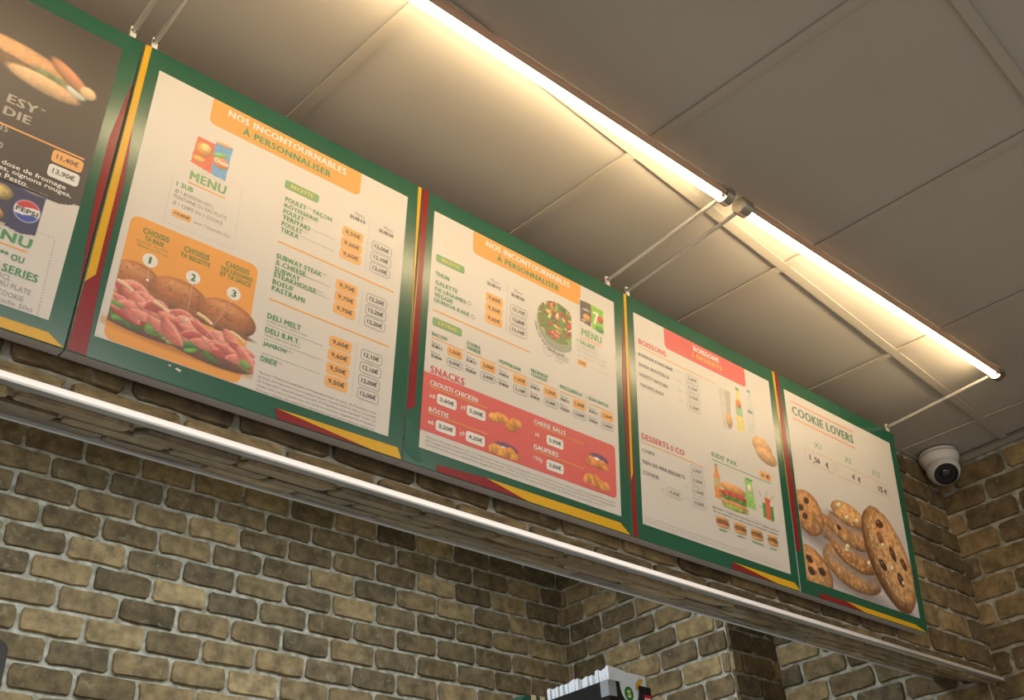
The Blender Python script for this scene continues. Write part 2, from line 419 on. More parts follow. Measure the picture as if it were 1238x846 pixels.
def price(bd, text, x0, x1, y0, y1, style='orange', lay=2, ink=None):
    r = min(.006, (y1-y0)*.3)
    if style == 'orange':
        t = bd.flat('price_tag', rr(x0, x1, y0, y1, r), lay, M_ORANGEL)
    elif style == 'white':
        t = bd.flat('price_tag', rr(x0, x1, y0, y1, r), lay, M_WTXT)
    else:
        mb = MB(); a = rr(x0, x1, y0, y1, r); w = .0011 if style != 'pale' else .0008
        c = rr(x0+w, x1-w, y0+w, y1-w, r-w); n = len(a)
        mb.add([(p[0], p[1], LAYER*lay) for p in a] + [(p[0], p[1], LAYER*lay) for p in c], [(i, (i+1) % n, n+(i+1) % n, n+i) for i in range(n)])
        t = mb.obj('price_tag', M_GREY if style != 'coral' else M_ORANGEL, bd.o)
    w = x1-x0; h = y1-y0
    if text: letters(bd, 'price_lettering', [(text, x0+w*.14, x1-w*.14, y0+h*.26, y1-h*.26)], lay+1, ink or M_DTXT, t, bold=.02)
    return t
def hrule(bd, x0, x1, y, h, material=None, lay=2): return bd.rect('rule', x0, x1, y-h/2, y+h/2, lay, material or M_ORANGEL)
def dots(bd, name, pts, r, lay, material):
    mb = MB()
    for (x, y) in pts: mb.add([(x-r, y-r, LAYER*lay), (x+r, y-r, LAYER*lay), (x+r, y+r, LAYER*lay), (x-r, y+r, LAYER*lay)], [(0, 1, 2, 3)])
    return tagit(mb.obj(name, material, bd.o), kind='stuff')
def dotline(x0, y0, x1, y1, step=.005):
    n = int(max(abs(x1-x0), abs(y1-y0))/step)
    return [(x0+(x1-x0)*i/n, y0+(y1-y0)*i/n) for i in range(n+1)]

# printed pictures: a small painter whose colours go on a fine grid as a colour attribute
def M_PRINT():
    if 'printed_picture' in MATS: return MATS['printed_picture']
    mt = mat('printed_picture', (1, 1, 1), PR); nt = mt.node_tree
    a = nt.nodes.new('ShaderNodeAttribute'); a.attribute_name = 'print'
    nt.links.new(a.outputs['Color'], nt.nodes['Principled BSDF'].inputs['Base Color']); return mt
class Canvas:
    def __init__(s, x0, x1, y0, y1, res, bg):
        s.nx = int((x1-x0)/res)+1; s.ny = int((y1-y0)/res)+1
        s.x = np.linspace(x0, x1, s.nx); s.y = np.linspace(y0, y1, s.ny)
        s.X, s.Y = np.meshgrid(s.x, s.y); s.res = res
        s.c = np.ones((s.ny, s.nx, 3))*np.array(bg, float)/255.
        s.keep = np.ones((s.ny, s.nx), bool)
    def noise(s, scale, seed, octs=3):
        r = np.random.RandomState(seed); out = np.zeros_like(s.X); amp = 1; tot = 0
        for o in range(octs):
            q = scale/(2**o); gx = (s.X-s.x[0])/q; gy = (s.Y-s.y[0])/q
            g = r.rand(int(gy.max())+3, int(gx.max())+3)
            ix = gx.astype(int); iy = gy.astype(int); fx = gx-ix; fy = gy-iy
            fx = fx*fx*(3-2*fx); fy = fy*fy*(3-2*fy)
            out += amp*((g[iy, ix]*(1-fx)+g[iy, ix+1]*fx)*(1-fy)+(g[iy+1, ix]*(1-fx)+g[iy+1, ix+1]*fx)*fy)
            tot += amp; amp *= .55
        return out/tot
    def blend(s, m, col):
        col = np.array(col, float)
        if col.max() > 1.5 or col.ndim == 1: col = col/255.
        m = np.clip(m, 0, 1)[..., None]; s.c = s.c*(1-m) + col*m
    def emask(s, cx_, cy_, rx, ry, ang=0, soft=1.5, wob=0, seed=0):
        ca, sa = math.cos(ang), math.sin(ang); dx = s.X-cx_; dy = s.Y-cy_
        a = (dx*ca+dy*sa)/rx; b = (-dx*sa+dy*ca)/ry; d = np.sqrt(a*a+b*b)
        if wob: d = d + wob*(s.noise(.02, seed+5)-.5)*2
        return np.clip((1-d)*min(rx, ry)/(s.res*soft)+.5, 0, 1), a, b, d
    def ell(s, cx_, cy_, rx, ry, col, ang=0, shade=.25, edge=.15, tex=0, texs=.006, seed=0, wob=0, light=(-.3, .8), soft=1.5):
        m, a, b, d = s.emask(cx_, cy_, rx, ry, ang, soft, wob, seed)
        f = 1 + shade*(a*light[0]+b*light[1]) - edge*np.clip(d, 0, 1)**4
        if tex: f = f + tex*(s.noise(texs, seed)-.5)*2
        s.blend(m, np.clip(np.array(col, float)/255.*f[..., None], 0, 1.3)*1.0 if True else col)
    def poly(s, pts, col, alpha=1.0, tex=0, seed=0, texs=.006):
        inside = np.zeros_like(s.X, bool); n = len(pts); j = n-1
        for i in range(n):
            xi, yi = pts[i]; xj, yj = pts[j]
            with np.errstate(divide='ignore', invalid='ignore'):
                cnd = ((yi > s.Y) != (yj > s.Y)) & (s.X < (xj-xi)*(s.Y-yi)/((yj-yi) if yj != yi else 1e-9)+xi)
            inside ^= cnd; j = i
        f = 1 + (tex*(s.noise(texs, seed)-.5)*2 if tex else 0*s.X)
        s.blend(inside*alpha, (np.array(col, float)/255.)*f[..., None])
    def ribbon(s, pts, w, col, edgecol=None, seed=0, taper=False):
        d = np.full(s.X.shape, 9.); side = np.zeros_like(s.X); tt = np.zeros_like(s.X); N_ = len(pts)-1
        for i in range(len(pts)-1):
            ax, ay = pts[i]; bx, by = pts[i+1]; vx, vy = bx-ax, by-ay; L2 = vx*vx+vy*vy+1e-12
            t = np.clip(((s.X-ax)*vx+(s.Y-ay)*vy)/L2, 0, 1); ex = s.X-ax-t*vx; ey = s.Y-ay-t*vy
            dd = np.sqrt(ex*ex+ey*ey); upd = dd < d; d = np.where(upd, dd, d); side = np.where(upd, (vx*ey-vy*ex)/math.sqrt(L2), side); tt = np.where(upd, (i+t)/N_, tt)
        if taper: w = w*(.15+.85*np.sin(np.pi*tt)**.7)
        q = d/w; m = np.clip((1-q)*w/(s.res*1.3)+.5, 0, 1)
        f = 1.0 + .18*side/w + (.22*(s.noise(.006, seed)-.5) if taper else 0)
        s.blend(m, np.clip(np.array(col, float)/255.*f[..., None], 0, 1))
        if edgecol is not None:
            m2 = m*np.clip((side/w-.62)*5, 0, 1); s.blend(m2, edgecol)
    def mesh(s, bd, name, lay, parent=None):
        nx, ny = s.nx, s.ny
        co = np.stack([s.X.ravel(), s.Y.ravel(), np.full(nx*ny, LAYER*lay)], 1).astype(np.float32)
        i = np.arange((ny-1)*(nx-1)); r = i//(nx-1); c = i % (nx-1); a = r*nx+c
        ok = (s.keep[:-1, :-1] & s.keep[1:, :-1] & s.keep[:-1, 1:] & s.keep[1:, 1:]).ravel(); a = a[ok]
        loops = np.stack([a, a+1, a+nx+1, a+nx], 1).astype(np.int32); nf = len(a)
        me = D.meshes.new(name); me.vertices.add(nx*ny); me.vertices.foreach_set('co', co.ravel())
        me.loops.add(nf*4); me.loops.foreach_set('vertex_index', loops.ravel())
        me.polygons.add(nf); me.polygons.foreach_set('loop_start', np.arange(0, nf*4, 4, dtype=np.int32)); me.polygons.foreach_set('loop_total', np.full(nf, 4, np.int32))
        me.update(calc_edges=True); me.validate()
        at = me.color_attributes.new('print', 'FLOAT_COLOR', 'POINT')
        v = np.clip(s.c, 0, 1).reshape(-1, 3); lin = np.where(v <= .04045, v/12.92, ((v+.055)/1.055)**2.4)
        at.data.foreach_set('color', np.concatenate([lin, np.ones((len(lin), 1))], 1).astype(np.float32).ravel())
        me.materials.append(M_PRINT())
        o = D.objects.new(name, me); COL.objects.link(o); o.parent = parent or bd.o
        return o
PAPER = (219, 214, 209)
PX0, PX1, PY0, PY1 = .0345, .580, .0375, .582
LAB = {
 1: 'leftmost menu board, cut off by the photo, dark brown poster above a cola can',
 2: 'menu board with orange header and large ham sandwich picture at lower left',
 3: 'menu board with orange header, salad bowl picture and coral red snacks panel',
 4: 'menu board with coral red header listing drinks and desserts',
 5: 'menu board at the right end with big chocolate chip cookie picture'}
BD = {k: Board(k, LAB[k]) for k in (1, 2, 3, 4, 5)}
E0 = .0006
def stripes(k, left_m=None, left_y=None, right_m=None, right_y=None, bot_m=None, bot_y=None):
    b = BD[k]
    for nm, p, mt, l in (('maroon_stripe', left_m, M_MAR, 1), ('yellow_stripe', left_y, M_YEL, 2), ('maroon_stripe', right_m, M_MAR, 1), ('yellow_stripe', right_y, M_YEL, 2), ('maroon_stripe', bot_m, M_MAR, 2), ('yellow_stripe', bot_y, M_YEL, 3)):
        if p: b.flat(nm, [(min(max(x, E0*2.5), WBD-E0*2.5), min(max(y, E0*2.5), HB-E0*2.5)) for x, y in p], l, mt)
stripes(1, right_m=[(.612, .53), (.5985, .40), (.600, .29), (.611, .12), (.614, .12), (.614, .53)], bot_y=[(0, 0), (0, .016), (.586, .018), (.613, 0)])
stripes(2, left_m=[(0, 0), (.030, 0), (.0225, .16), (.0225, .33), (.0125, .46), (0, .46)], left_y=[(0, .122), (.0145, .140), (.0125, .624), (0, .624)],
        right_y=[(.604, .624), (.614, .624), (.614, .21), (.611, .3)], bot_m=[(.349, .019), (.356, 0), (.55, 0), (.47, .010)], bot_y=[(.352, .0195), (.602, .022), (.613, 0), (.545, 0)])
stripes(3, left_m=[(0, .624), (.017, .624), (.016, .40), (.019, .115), (.0, .105)], left_y=[(0, .50), (.0035, .38), (0, .20)],
        right_m=[(.613, .56), (.601, .40), (.604, .20), (.614, .11)], bot_m=[(.079, .0150), (.079, 0), (.31, 0), (.199, .021)], bot_y=[(.199, .021), (.575, .022), (.606, 0), (.306, 0)])
stripes(4, left_m=[(0, 0), (.0165, 0), (.0135, .20), (.0135, .40), (.0085, .5), (0, .5)], left_y=[(0, .130), (.0085, .150), (.0105, .624), (0, .624)],
        right_y=[(.602, .624), (.614, .624), (.614, .2), (.611, .3)], bot_m=[(.342, .017), (.342, 0), (.52, 0)], bot_y=[(.352, .0185), (.591, .018), (.612, 0), (.516, 0)])
stripes(5, left_m=[(0, .624), (.014, .624), (.024, .31), (.019, .107), (.003, .109), (0, .2)],
        bot_m=[(.080, .013), (.080, 0), (.29, 0), (.21, .0145)], bot_y=[(.205, .0155), (.548, .0145), (.606, 0), (.285, 0)])
for k in (2, 3, 4, 5): BD[k].rect('poster', PX0, PX1, PY0, PY1, 1, M_PAPER)

# --- board 1 (cut off at the left)
b = BD[1]
b.rect('poster', PX0, PX1+.002, PY0, PY1+.005, 1, M_PAPER)
cv = Canvas(PX0, PX1+.002, .225, PY1+.005, .002, (58, 48, 46))
edgey = .238 + .010*np.clip((cv.X-.545)/.03, 0, 1)**2
cv.keep = cv.Y > edgey - .002
cv.ell(.445, .470, .09, .026, (214, 160, 112), ang=-.12, shade=.3, edge=.35, tex=.12, seed=3)
cv.ell(.43, .452, .105, .014, (110, 80, 56), ang=-.10, shade=.2, tex=.25, seed=4)
cv.ell(.50, .455, .045, .010, (120, 130, 90), ang=-.2, tex=.3, seed=8)
cv.ell(.53, .452, .018, .009, (214, 222, 214), ang=-.3)
cv.ell(.480, .440, .060, .016, (222, 180, 138), ang=-.10, shade=.3, tex=.1, seed=5)
cv.ell(.515, .478, .042, .013, (205, 140, 98), ang=-.55, shade=.3, edge=.3)
cv.ell(.548, .462, .014, .012, (232, 196, 150), ang=-.3)
cv.mesh(b, 'sandwich_picture', 2)
letters(b, 'lettering', [('ESY', .437, .484, .377, .394), ('DIE', .437, .479, .353, .369), ('TM', .487, .494, .389, .393), ('SUB15', .415, .452, .322, .334), ('SUB30', .415, .452, .290, .302)], 3, mat('print_warm_grey', rgb(176, 166, 160), PR), bold=.045)
hrule(b, .30, .570, .3345, .003, lay=3)
price(b, '11,40€', .522, .571, .306, .330, 'orange', 3)
price(b, '13,90€', .522, .571, .278, .302, 'white', 3)
letters(b, 'lettering', [('Double dose de fromage', .410, .555, .2625, .2735, .015), ('tomates, oignons rouges,', .420, .566, .2525, .2625, .015), ('sauce Pesto.', .430, .502, .2420, .2515, .015)], 3, M_WTXT)
cv = Canvas(.36, .534, .160, .243, .0014, PAPER)
cv.poly([(.40, .236), (.487, .240), (.487, .162), (.40, .165)], (196, 178, 150))
cv.poly([(.44, .242), (.487, .240), (.487, .168), (.44, .163)], (46, 46, 84))
cv.ell(.468, .218, .018, .014, (170, 140, 84)); cv.ell(.468, .218, .013, .009, (212, 190, 120), tex=.3, seed=2)
cv.ell(.462, .186, .022, .010, (196, 140, 80), ang=-.5, tex=.2, seed=6)
cv.poly([(.487, .240), (.5325, .238), (.5315, .166), (.510, .160), (.487, .164)], (40, 42, 92), tex=.12, seed=1)
m1, a_, b_, d_ = cv.emask(.511, .2015, .0195, .0195)
wave = .18*np.sin(a_*3)
cv.blend(m1, (236, 234, 238)); m2_ = cv.emask(.511, .2015, .0182, .0182)[0]
cv.blend(m2_*(b_ > .34+wave*.6), (206, 40, 56)); cv.blend(m2_*(b_ < -.34+wave*.6), (36, 72, 170))
cv.ell(.514, .2375, .019, .0035, (150, 150, 158), ang=-.02)
cv.mesh(b, 'chips_and_can_picture', 2)
letters(b, 'lettering', [('PEPSI', .4945, .5275, .1975, .2055)], 3, M_DTXT, bold=.05)
letters(b, 'lettering', [('MENU', .445, .531, .1405, .158), ('OU', .508, .527, .1125, .1235), ('L***', .480, .504, .114, .1235), ('ALT SERIES', .462, .5525, .090, .1035)], 2, M_GTXT, bold=.055)
hrule(b, .445, .528, .134, .003)
letters(b, 'lettering', [('50CL', .493, .517, .078, .0865, .0), ('EAU PLATE', .497, .548, .0665, .075, .0), ('1 COOKIE', .497, .541, .052, .0605, .0), ('bouteille 50cl', .490, .556, .0405, .048, 0)], 2, M_GREY)
dots(b, 'dotted_border', dotline(.534, .174, .556, .174)+dotline(.560, .170, .565, .042), .0008, 2, M_GREY)
letters(b, 'lettering', [('Visuels non contractuels', .40, .40+.001, 0, .001)], 1, M_GREY) if False else None

# --- board 2
b = BD[2]
def banner(b, dx, material, x0=.1395, x1=.4645):
    return b.flat('header_banner', rr(x0+dx, x1+dx, .5245, PY1-.0006, .012, (1, 1, 0, 0)), 2, material)
banner(b, .0005, M_ORANGE)
letters(b, 'lettering', [('NOS INCONTOURNABLES', .172, .430, .558, .5735)], 3, M_WTXT, bold=.06)
letters(b, 'lettering', [('À PERSONNALISER', .205, .397, .534, .5535)], 3, M_GTXT, bold=.06)
r_ = b.flat('section_pill', rr(.304, .378, .4625, .4815, .005), 2, M_SAGE)
letters(b, 'pill_lettering', [('RECETTE', .317, .365, .4675, .4765)], 3, M_YTXT, r_, bold=.05)
gi = []
for tx, x1, y0 in (('POULET⁽¹⁾ FAÇON', .411, .434), ('RÔTISSERIE', .383, .4205), ('POULET⁽¹⁾', .365, .406), ('TERIYAKI', .367, .3925), ('POULET⁽¹⁾', .365, .378), ('TIKKA', .347, .3645),
                 ('SUBWAY STEAK⁽⁴⁾', .417, .3065), ('& CHEESE', .372, .2925), ('SUBWAY', .362, .278), ('STEAKHOUSE⁽⁴⁾⁽⁵⁾', .410, .2665), ('BOEUF', .352, .2515), ('PASTRAMI', .377, .238),
                 ('DELI MELT', .377, .1805), ('DELI B.M.T.', .379, .1525), ('JAMBON⁽³⁾', .367, .124), ('DINDE⁽³⁾', .353, .0955)):
    tx2 = tx.split('⁽')[0]
    if tx == '& CHEESE': gi += [('&', .3095, .3185, y0, y0+.0105), ('CHEESE', .3235, x1, y0, y0+.0105)]; continue
    if 'FAÇON' in tx: gi += [('POULET', .3095, .3545, y0, y0+.0105), ('FAÇON', .3700, x1, y0-.001, y0+.0108)]; continue
    gi.append((tx2, .3095, x1 if '⁽' not in tx else x1-.012, y0, y0+.0105))
letters(b, 'lettering', gi, 2, M_GTXT, bold=.055)
letters(b, 'lettering', [('(1)', .3575, .3665, .440, .4445, 0), ('(1)', .3550, .3640, .4120, .4165, 0), ('(1)', .3550, .3640, .3840, .3885, 0), ('(4)', .406, .415, .312, .317, 0), ('(4)(5)', .399, .412, .272, .2765, 0), ('(3)', .356, .366, .1295, .134, 0), ('(3)', .342, .352, .101, .1055, 0), ('Jambon et dinde, salami au bœuf', .31, .392, .1725, .1775, 0), ('Salami, pepperoni, jambon', .31, .380, .1445, .1495, 0)], 2, M_GREY)
for y in (.3425, .2195): hrule(b, .308, .565, y, .0032)
for y in (.3995, .3735, .290+.004, .264+.004, .168, .1395, .1115): b.rect('hairline', .31, .425, y-.0004, y+.0004, 2, M_LGREY)
letters(b, 'lettering', [('Menu', .460, .482, .4775, .4855, .0), ('Menu', .529, .551, .4765, .4845, .0)], 2, M_GREY)
letters(b, 'lettering', [('SUB15', .449, .485, .4655, .4735), ('SUB30', .518, .553, .4645, .4725)], 2, M_DTXT, bold=.045)
rows = [(.418, '9,50€', '12,00€'), (.3925, '9,60€', '12,10€'), (.3675, '9,60€', '12,10€'),
        (.296, '9,70€', '12,20€'), (.2705, '9,70€', '12,20€'), (.2455, '9,70€', '12,20€'),
        (.1735, '9,60€', '12,10€'), (.147, '9,60€', '12,10€'), (.120, '9,50€', '12,00€'), (.0935, '9,50€', '12,00€')]
for y, p, q in rows:
    price(b, p, .4365, .4845, y-.001, y+.0225, 'orange'); price(b, q, .505, .5525, y-.002, y+.0205, 'outline')
dots(b, 'dotted_line', dotline(.4945, .365, .4945, .485)+dotline(.4945, .243, .4945, .323)+dotline(.4945, .09, .4945, .20), .0007, 2, M_GREY)
foot = ['*Environ. **Salami au bœuf halal. (1) Préparation à base de poulet. (2) Préparation à base', 'de dinde. (3) Préparation à base de jambon de porc, tranché, traité en salaison (ou poulet).',
        '(4) Préparation à base de bœuf façon grill. (5) Préparation à base de bœuf. Toutes nos', 'viandes sont cuites ou fumées dans des conditions contrôlées. Suggestions de présentation.', 'Prix nets. Les prix des menus hors suppléments peuvent varier selon les restaurants.']
letters(b, 'footnote', [(t, .3095, .5505, .0705-i*.0082, .0765-i*.0082, 0) for i, t in enumerate(foot)], 2, M_GREY)
letters(b, 'lettering', [('MENU', .126, .195, .388, .407)], 2, M_SAGE, bold=.06)
hrule(b, .126, .196, .3815, .003)
dots(b, 'dotted_border', dotline(.098, .384, .098, .285)+dotline(.098, .284, .227, .287)+dotline(.227, .287, .223, .421)+dotline(.223, .421, .200, .420), .0006, 2, M_GREY)
letters(b, 'lettering', [('1 SUB', .1065, .137, .363, .3735)], 2, M_SAGE, bold=.05)
letters(b, 'lettering', [('Ø 1 BOISSON 50CL', .107, .178, .349, .3565, 0), ('FONTAINE OU EAU PLATE', .107, .205, .338, .3455, 0), ('Ø 1 CHIPS OU 1 COOKIE', .107, .200, .324, .3315, 0), ('pour 1 bouteille 50cl', .150, .217, .3035, .311, 0)], 2, M_GREY)
t = b.flat('price_tag', rr(.109, .144, .302, .3155, .003), 2, M_ORANGEL); letters(b, 'price_lettering', [('+0,80€', .112, .141, .3055, .312)], 3, M_DTXT, t, .02)
cv = Canvas(.118, .198, .412, .500, .0014, PAPER)
cv.poly([(.126, .484), (.159, .483), (.163, .418), (.122, .424)], (222, 96, 60), tex=.1, seed=2)
cv.ell(.141, .461, .015, .015, (240, 150, 80)); cv.ell(.144, .466, .010, .009, (246, 206, 130), tex=.15, seed=3); cv.ell(.136, .437, .012, .006, (240, 180, 90))
cv.poly([(.159, .487), (.193, .492), (.190, .416), (.162, .418)], (96, 160, 214), tex=.08, seed=4)
cv.ell(.176, .450, .015, .012, (240, 140, 70)); cv.ell(.172, .465, .014, .005, (120, 190, 110), ang=.3); cv.ell(.176, .491, .016, .0035, (230, 170, 110))
cv.mesh(b, 'chips_and_can_picture', 2)
letters(b, 'lettering', [('Oasis', .163, .190, .447, .4565)], 3, M_WTXT, bold=.03)
# ham sandwich
cv = Canvas(.0375, .300, PY0+.0005, .2755, .00105, PAPER)
ox0, ox1, oy0, oy1, orr = .0465, .2795, .0385, .2735, .016
dx_ = np.maximum(np.abs(cv.X-(ox0+ox1)/2)-((ox1-ox0)/2-orr), 0); dy_ = np.maximum(np.abs(cv.Y-(oy0+oy1)/2)-((oy1-oy0)/2-orr), 0)
msk = np.clip((orr-np.sqrt(dx_**2+dy_**2))/cv.res+.5, 0, 1)
cv.blend(msk, (238, 160, 62))
cv.ell(.165, .066, .125, .010, (196, 120, 44), ang=-.03, shade=0, edge=0, soft=8)
xlim = np.clip((cv.X-ox0)/.001, 0, 1)
old = cv.c.copy()
cv.ell(.10, .082, .085, .017, (122, 74, 58), ang=-.06, tex=.15, seed=9); cv.ell(.215, .074, .082, .017, (118, 70, 54), ang=-.07, tex=.15, seed=10)
for (cx_, cy_, rx, sd_) in ((.075, .158, .044, 1), (.150, .157, .052, 2), (.238, .152, .054, 3)):
    cv.ell(cx_, cy_, rx, .031, (186, 112, 64), ang=-.05, shade=.28, edge=.30, tex=.10, texs=.004, seed=sd_)
    cv.ell(cx_-.005, cy_+.016, rx*.6, .009, (214, 146, 92), ang=-.06, shade=.1, edge=0, tex=.1, seed=sd_+20, soft=9)
    sp_ = cv.noise(.0035, sd_+40, 1); mm = cv.emask(cx_, cy_, rx*.9, .026, -.05)[0]; cv.blend(mm*np.clip((sp_-.80)*8, 0, .5), (120, 66, 40))
cv.ell(.165, .136, .125, .009, (150, 92, 56), ang=-.08, tex=.1, seed=31)
r = random.Random(5)
for i in range(26):       # lettuce
    x = r.uniform(.05, .288); y = .088-(x-.05)*.06+r.uniform(-.010, .008)
    c = r.choice([(70, 140, 58), (104, 170, 74), (60, 116, 52), (150, 196, 104)])
    cv.ell(x, y, r.uniform(.008, .018), r.uniform(.004, .008), c, ang=r.uniform(-.8, .5), tex=.25, texs=.004, seed=50+i, wob=.25)
cv.ell(.075, .090, .030, .009, (196, 62, 58), ang=-.25, tex=.1, seed=61); cv.ell(.16, .083, .014, .008, (226, 150, 60), ang=-.2)
pinks = [(222, 130, 116), (206, 104, 96), (234, 158, 140), (190, 84, 80), (228, 140, 124), (212, 118, 108)]
for i in range(54):       # folded ham
    x = .052 + (i % 27)*.0088 + r.uniform(-.006, .006); y = .122-(x-.05)*.09 + (r.uniform(-.016, .016) if i < 23 else r.uniform(-.022, .006))
    L = r.uniform(.032, .062); a = r.uniform(-.85, .15); bow = r.uniform(-.010, .012)
    pts = [(x + L*(q-.5)*math.cos(a) - bow*math.sin(a)*(1-(2*q-1)**2), y + L*(q-.5)*math.sin(a) + bow*math.cos(a)*(1-(2*q-1)**2)) for q in (0, .2, .4, .6, .8, 1)]
    if x > .05: cv.ribbon(pts, r.uniform(.0075, .0130), r.choice(pinks), (240, 182, 162), seed=i, taper=True)
for x, y, a in ((.062, .142, -.15), (.125, .128, -.5), (.20, .136, -.25), (.262, .125, -1.0)): cv.ribbon([(x-.012, y+.003), (x, y), (x+.012, y-.006)], .0032, (238, 202, 160))
cv.ell(.055, .104, .013, .004, (110, 160, 80), ang=-.2); cv.ell(.284, .078, .013, .006, (120, 170, 80), ang=-.4, tex=.2, seed=5)
cv.c = np.where((cv.X < ox0)[..., None], old, cv.c)
cv.c = np.where(((msk < .5) & (cv.Y < .05))[..., None], np.array(PAPER)/255., cv.c)
sub = cv.mesh(b, 'sandwich_picture', 2)
gl = [('CHOISIS', .069, .115, .2465, .2575), ('TA BASE', .075, .108, .2345, .2430), ('CHOISIS', .142, .188, .2440, .2550), ('TA RECETTE', .138, .192, .2320, .2405), ('CHOISIS', .218, .264, .2480, .2585), ('TES LÉGUMES', .210, .272, .2370, .2465), ('ET TA SAUCE', .212, .270, .2255, .2345)]
letters(b, 'lettering', gl, 3, mat('print_mid_green', rgb(110, 150, 70), PR), bold=.055)
letters(b, 'lettering', [('(Sub15, Sub30,', .062, .118, .2260, .2310, 0), ('Salade ou Wrap)', .066, .118, .2185, .2235, 0)], 3, M_SAGE)
for n_, x in (('1', .0915), ('2', .167), ('3', .242)):
    d = b.flat('number_disc', circ(x, .201, .0128), 3, M_WTXT)
    letters(b, 'numeral', [(n_, x-(.0040 if n_ != '1' else .0022), x+(.0045 if n_ != '1' else .0018), .1945, .2080)], 4, mat('print_olive_green', rgb(66, 112, 66), PR), d, .06)
dots(b, 'dotted_line', dotline(.0925, .187, .0935, .166, .004)+dotline(.168, .187, .170, .105, .004)+dotline(.240, .187, .205, .098, .004), .0006, 3, M_WTXT)
b.flat('pointer_dot', circ(.094, .164, .0026, 12), 4, M_WTXT); b.flat('pointer_dot', circ(.1705, .120, .0026, 12), 4, M_WTXT)
b.flat('paint_chip', [(.155, .031), (.160, .0295), (.159, .033)], 2, M_WTXT); b.flat('paint_chip', [(.167, .0285), (.176, .026), (.178, .029), (.170, .031)], 2, M_WTXT)

# --- board 3
b = BD[3]; o_ = .0035
banner(b, .002, M_ORANGE)
letters(b, 'lettering', [('NOS INCONTOURNABLES', .177, .431, .5580, .5735)], 3, M_WTXT, bold=.06)
letters(b, 'lettering', [('À PERSONNALISER', .209, .397, .5340, .5530)], 3, M_GTXT, bold=.06)
for (x0, x1, y0, tx) in ((.046, .1215, .4595, 'RECETTE'), (.047, .1225, .3075, 'EXTRAS')):
    t = b.flat('section_pill', rr(x0, x1, y0, y0+.0185, .005), 2, M_SAGE)
    letters(b, 'pill_lettering', [(tx, x0+.014, x1-.014, y0+.005, y0+.0138)], 3, M_YTXT, t, .05)
letters(b, 'lettering', [('THON', .047, .083, .425, .4355), ('GALETTE', .048, .106, .4045, .4145), ('DE LÉGUMES', .048, .129, .3895, .4000), ('VEGGIE', .047, .095, .375, .385), ('QUINOA KALE', .047, .139, .3615, .3715)], 2, M_GTXT, bold=.055)
mb = MB()
for (x, y) in ((.138, .3945), (.149, .366)):
    n = 16; vs = []; 
    for rad in (.0048, .0038):
        vs += [(x+rad*math.cos(2*math.pi*i/n), y+rad*math.sin(2*math.pi*i/n), LAYER*2) for i in range(n)]
    mb.add(vs, [(i, (i+1) % n, n+(i+1) % n, n+i) for i in range(n)])
    mb.add([(x-.0005, y+.003, LAYER*2), (x+.0005, y+.003, LAYER*2), (x+.001, y+.007, LAYER*2), (x, y+.007, LAYER*2)], [(0, 1, 2, 3)])
mb.obj('vegetarian_mark', M_GREY, b.o)
letters(b, 'lettering', [('Menu', .194, .217, .4745, .4825, 0), ('Menu', .262, .285, .4755, .4835, 0)], 2, M_GREY)
letters(b, 'lettering', [('SUB15', .184, .222, .4620, .4705), ('SUB30', .253, .291, .4620, .4705)], 2, M_DTXT, bold=.045)
for y, p, q in ((.420, '9,60€', '12,10€'), (.3945, '9,50€', '12,00€'), (.3695, '9,60€', '12,10€')):
    price(b, p, .182, .2295, y, y+.0235, 'orange'); price(b, q, .2505, .3, y-.001, y+.0215, 'outline')
dots(b, 'dotted_line', dotline(.2415, .367, .2415, .485), .0007, 2, M_GREY)
hrule(b, .047, .3085, .3425, .0032)
heads = [('BACON', .048, .0855, .2835, None), ('DOUBLE', .1365, .172, .2960, 'VIANDE'), ('PEPPERONI', .2235, .283, .2855, None), ('FROMAGE', .3125, .362, .2960, 'CLASSIQUE'), ('MOZZARELLA', .399, .466, .2875, None), ('GUACAMOLE', .486, .55, .2880, None)]
pr3 = [('1,50€', '2,50€'), ('2,00€', '2,60€'), ('1,60€', '2,10€'), ('1,50€', '2,20€'), ('1,50€', '2,20€'), ('1,60€', '2,40€')]
for i, ((tx, x0, x1, y0, tx2), (p, q)) in enumerate(zip(heads, pr3)):
    xb = .048 + i*.0876
    its = [(tx, x0, x1, y0, y0+.0085)]
    if tx2: its.append((tx2, x0, x0+.037+.01*(i == 3), y0-.0105, y0-.002))
    letters(b, 'lettering', its, 2, M_GTXT, bold=.05)
    hrule(b, xb, xb+.079, .2785, .0022)
    letters(b, 'lettering', [('Pour un', xb+.001, xb+.022, .2655, .2715, 0), ('Pour un', xb+.001, xb+.022, .2435, .2495, 0)], 2, M_GREY)
    letters(b, 'lettering', [('SUB15', xb+.001, xb+.027, .2575, .2640), ('SUB30', xb+.001, xb+.027, .2350, .2415)], 2, M_DTXT, bold=.04)
    price(b, p, xb+.0395, xb+.079, .2545, .2745, 'orange'); price(b, q, xb+.040, xb+.0785, .231, .2495, 'outline')
    if i: dots(b, 'dotted_line', dotline(xb-.0045, .232, xb-.0045, .299), .0006, 2, M_GREY)
red = b.flat('snacks_panel', rr(PX0-.0005, .567, .0745, .1985, .010, (0, 1, 1, 0)), 2, M_RED)
letters(b, 'lettering', [('SNACKS', .049, .135, .2005, .2165)], 2, M_RED, bold=.06)
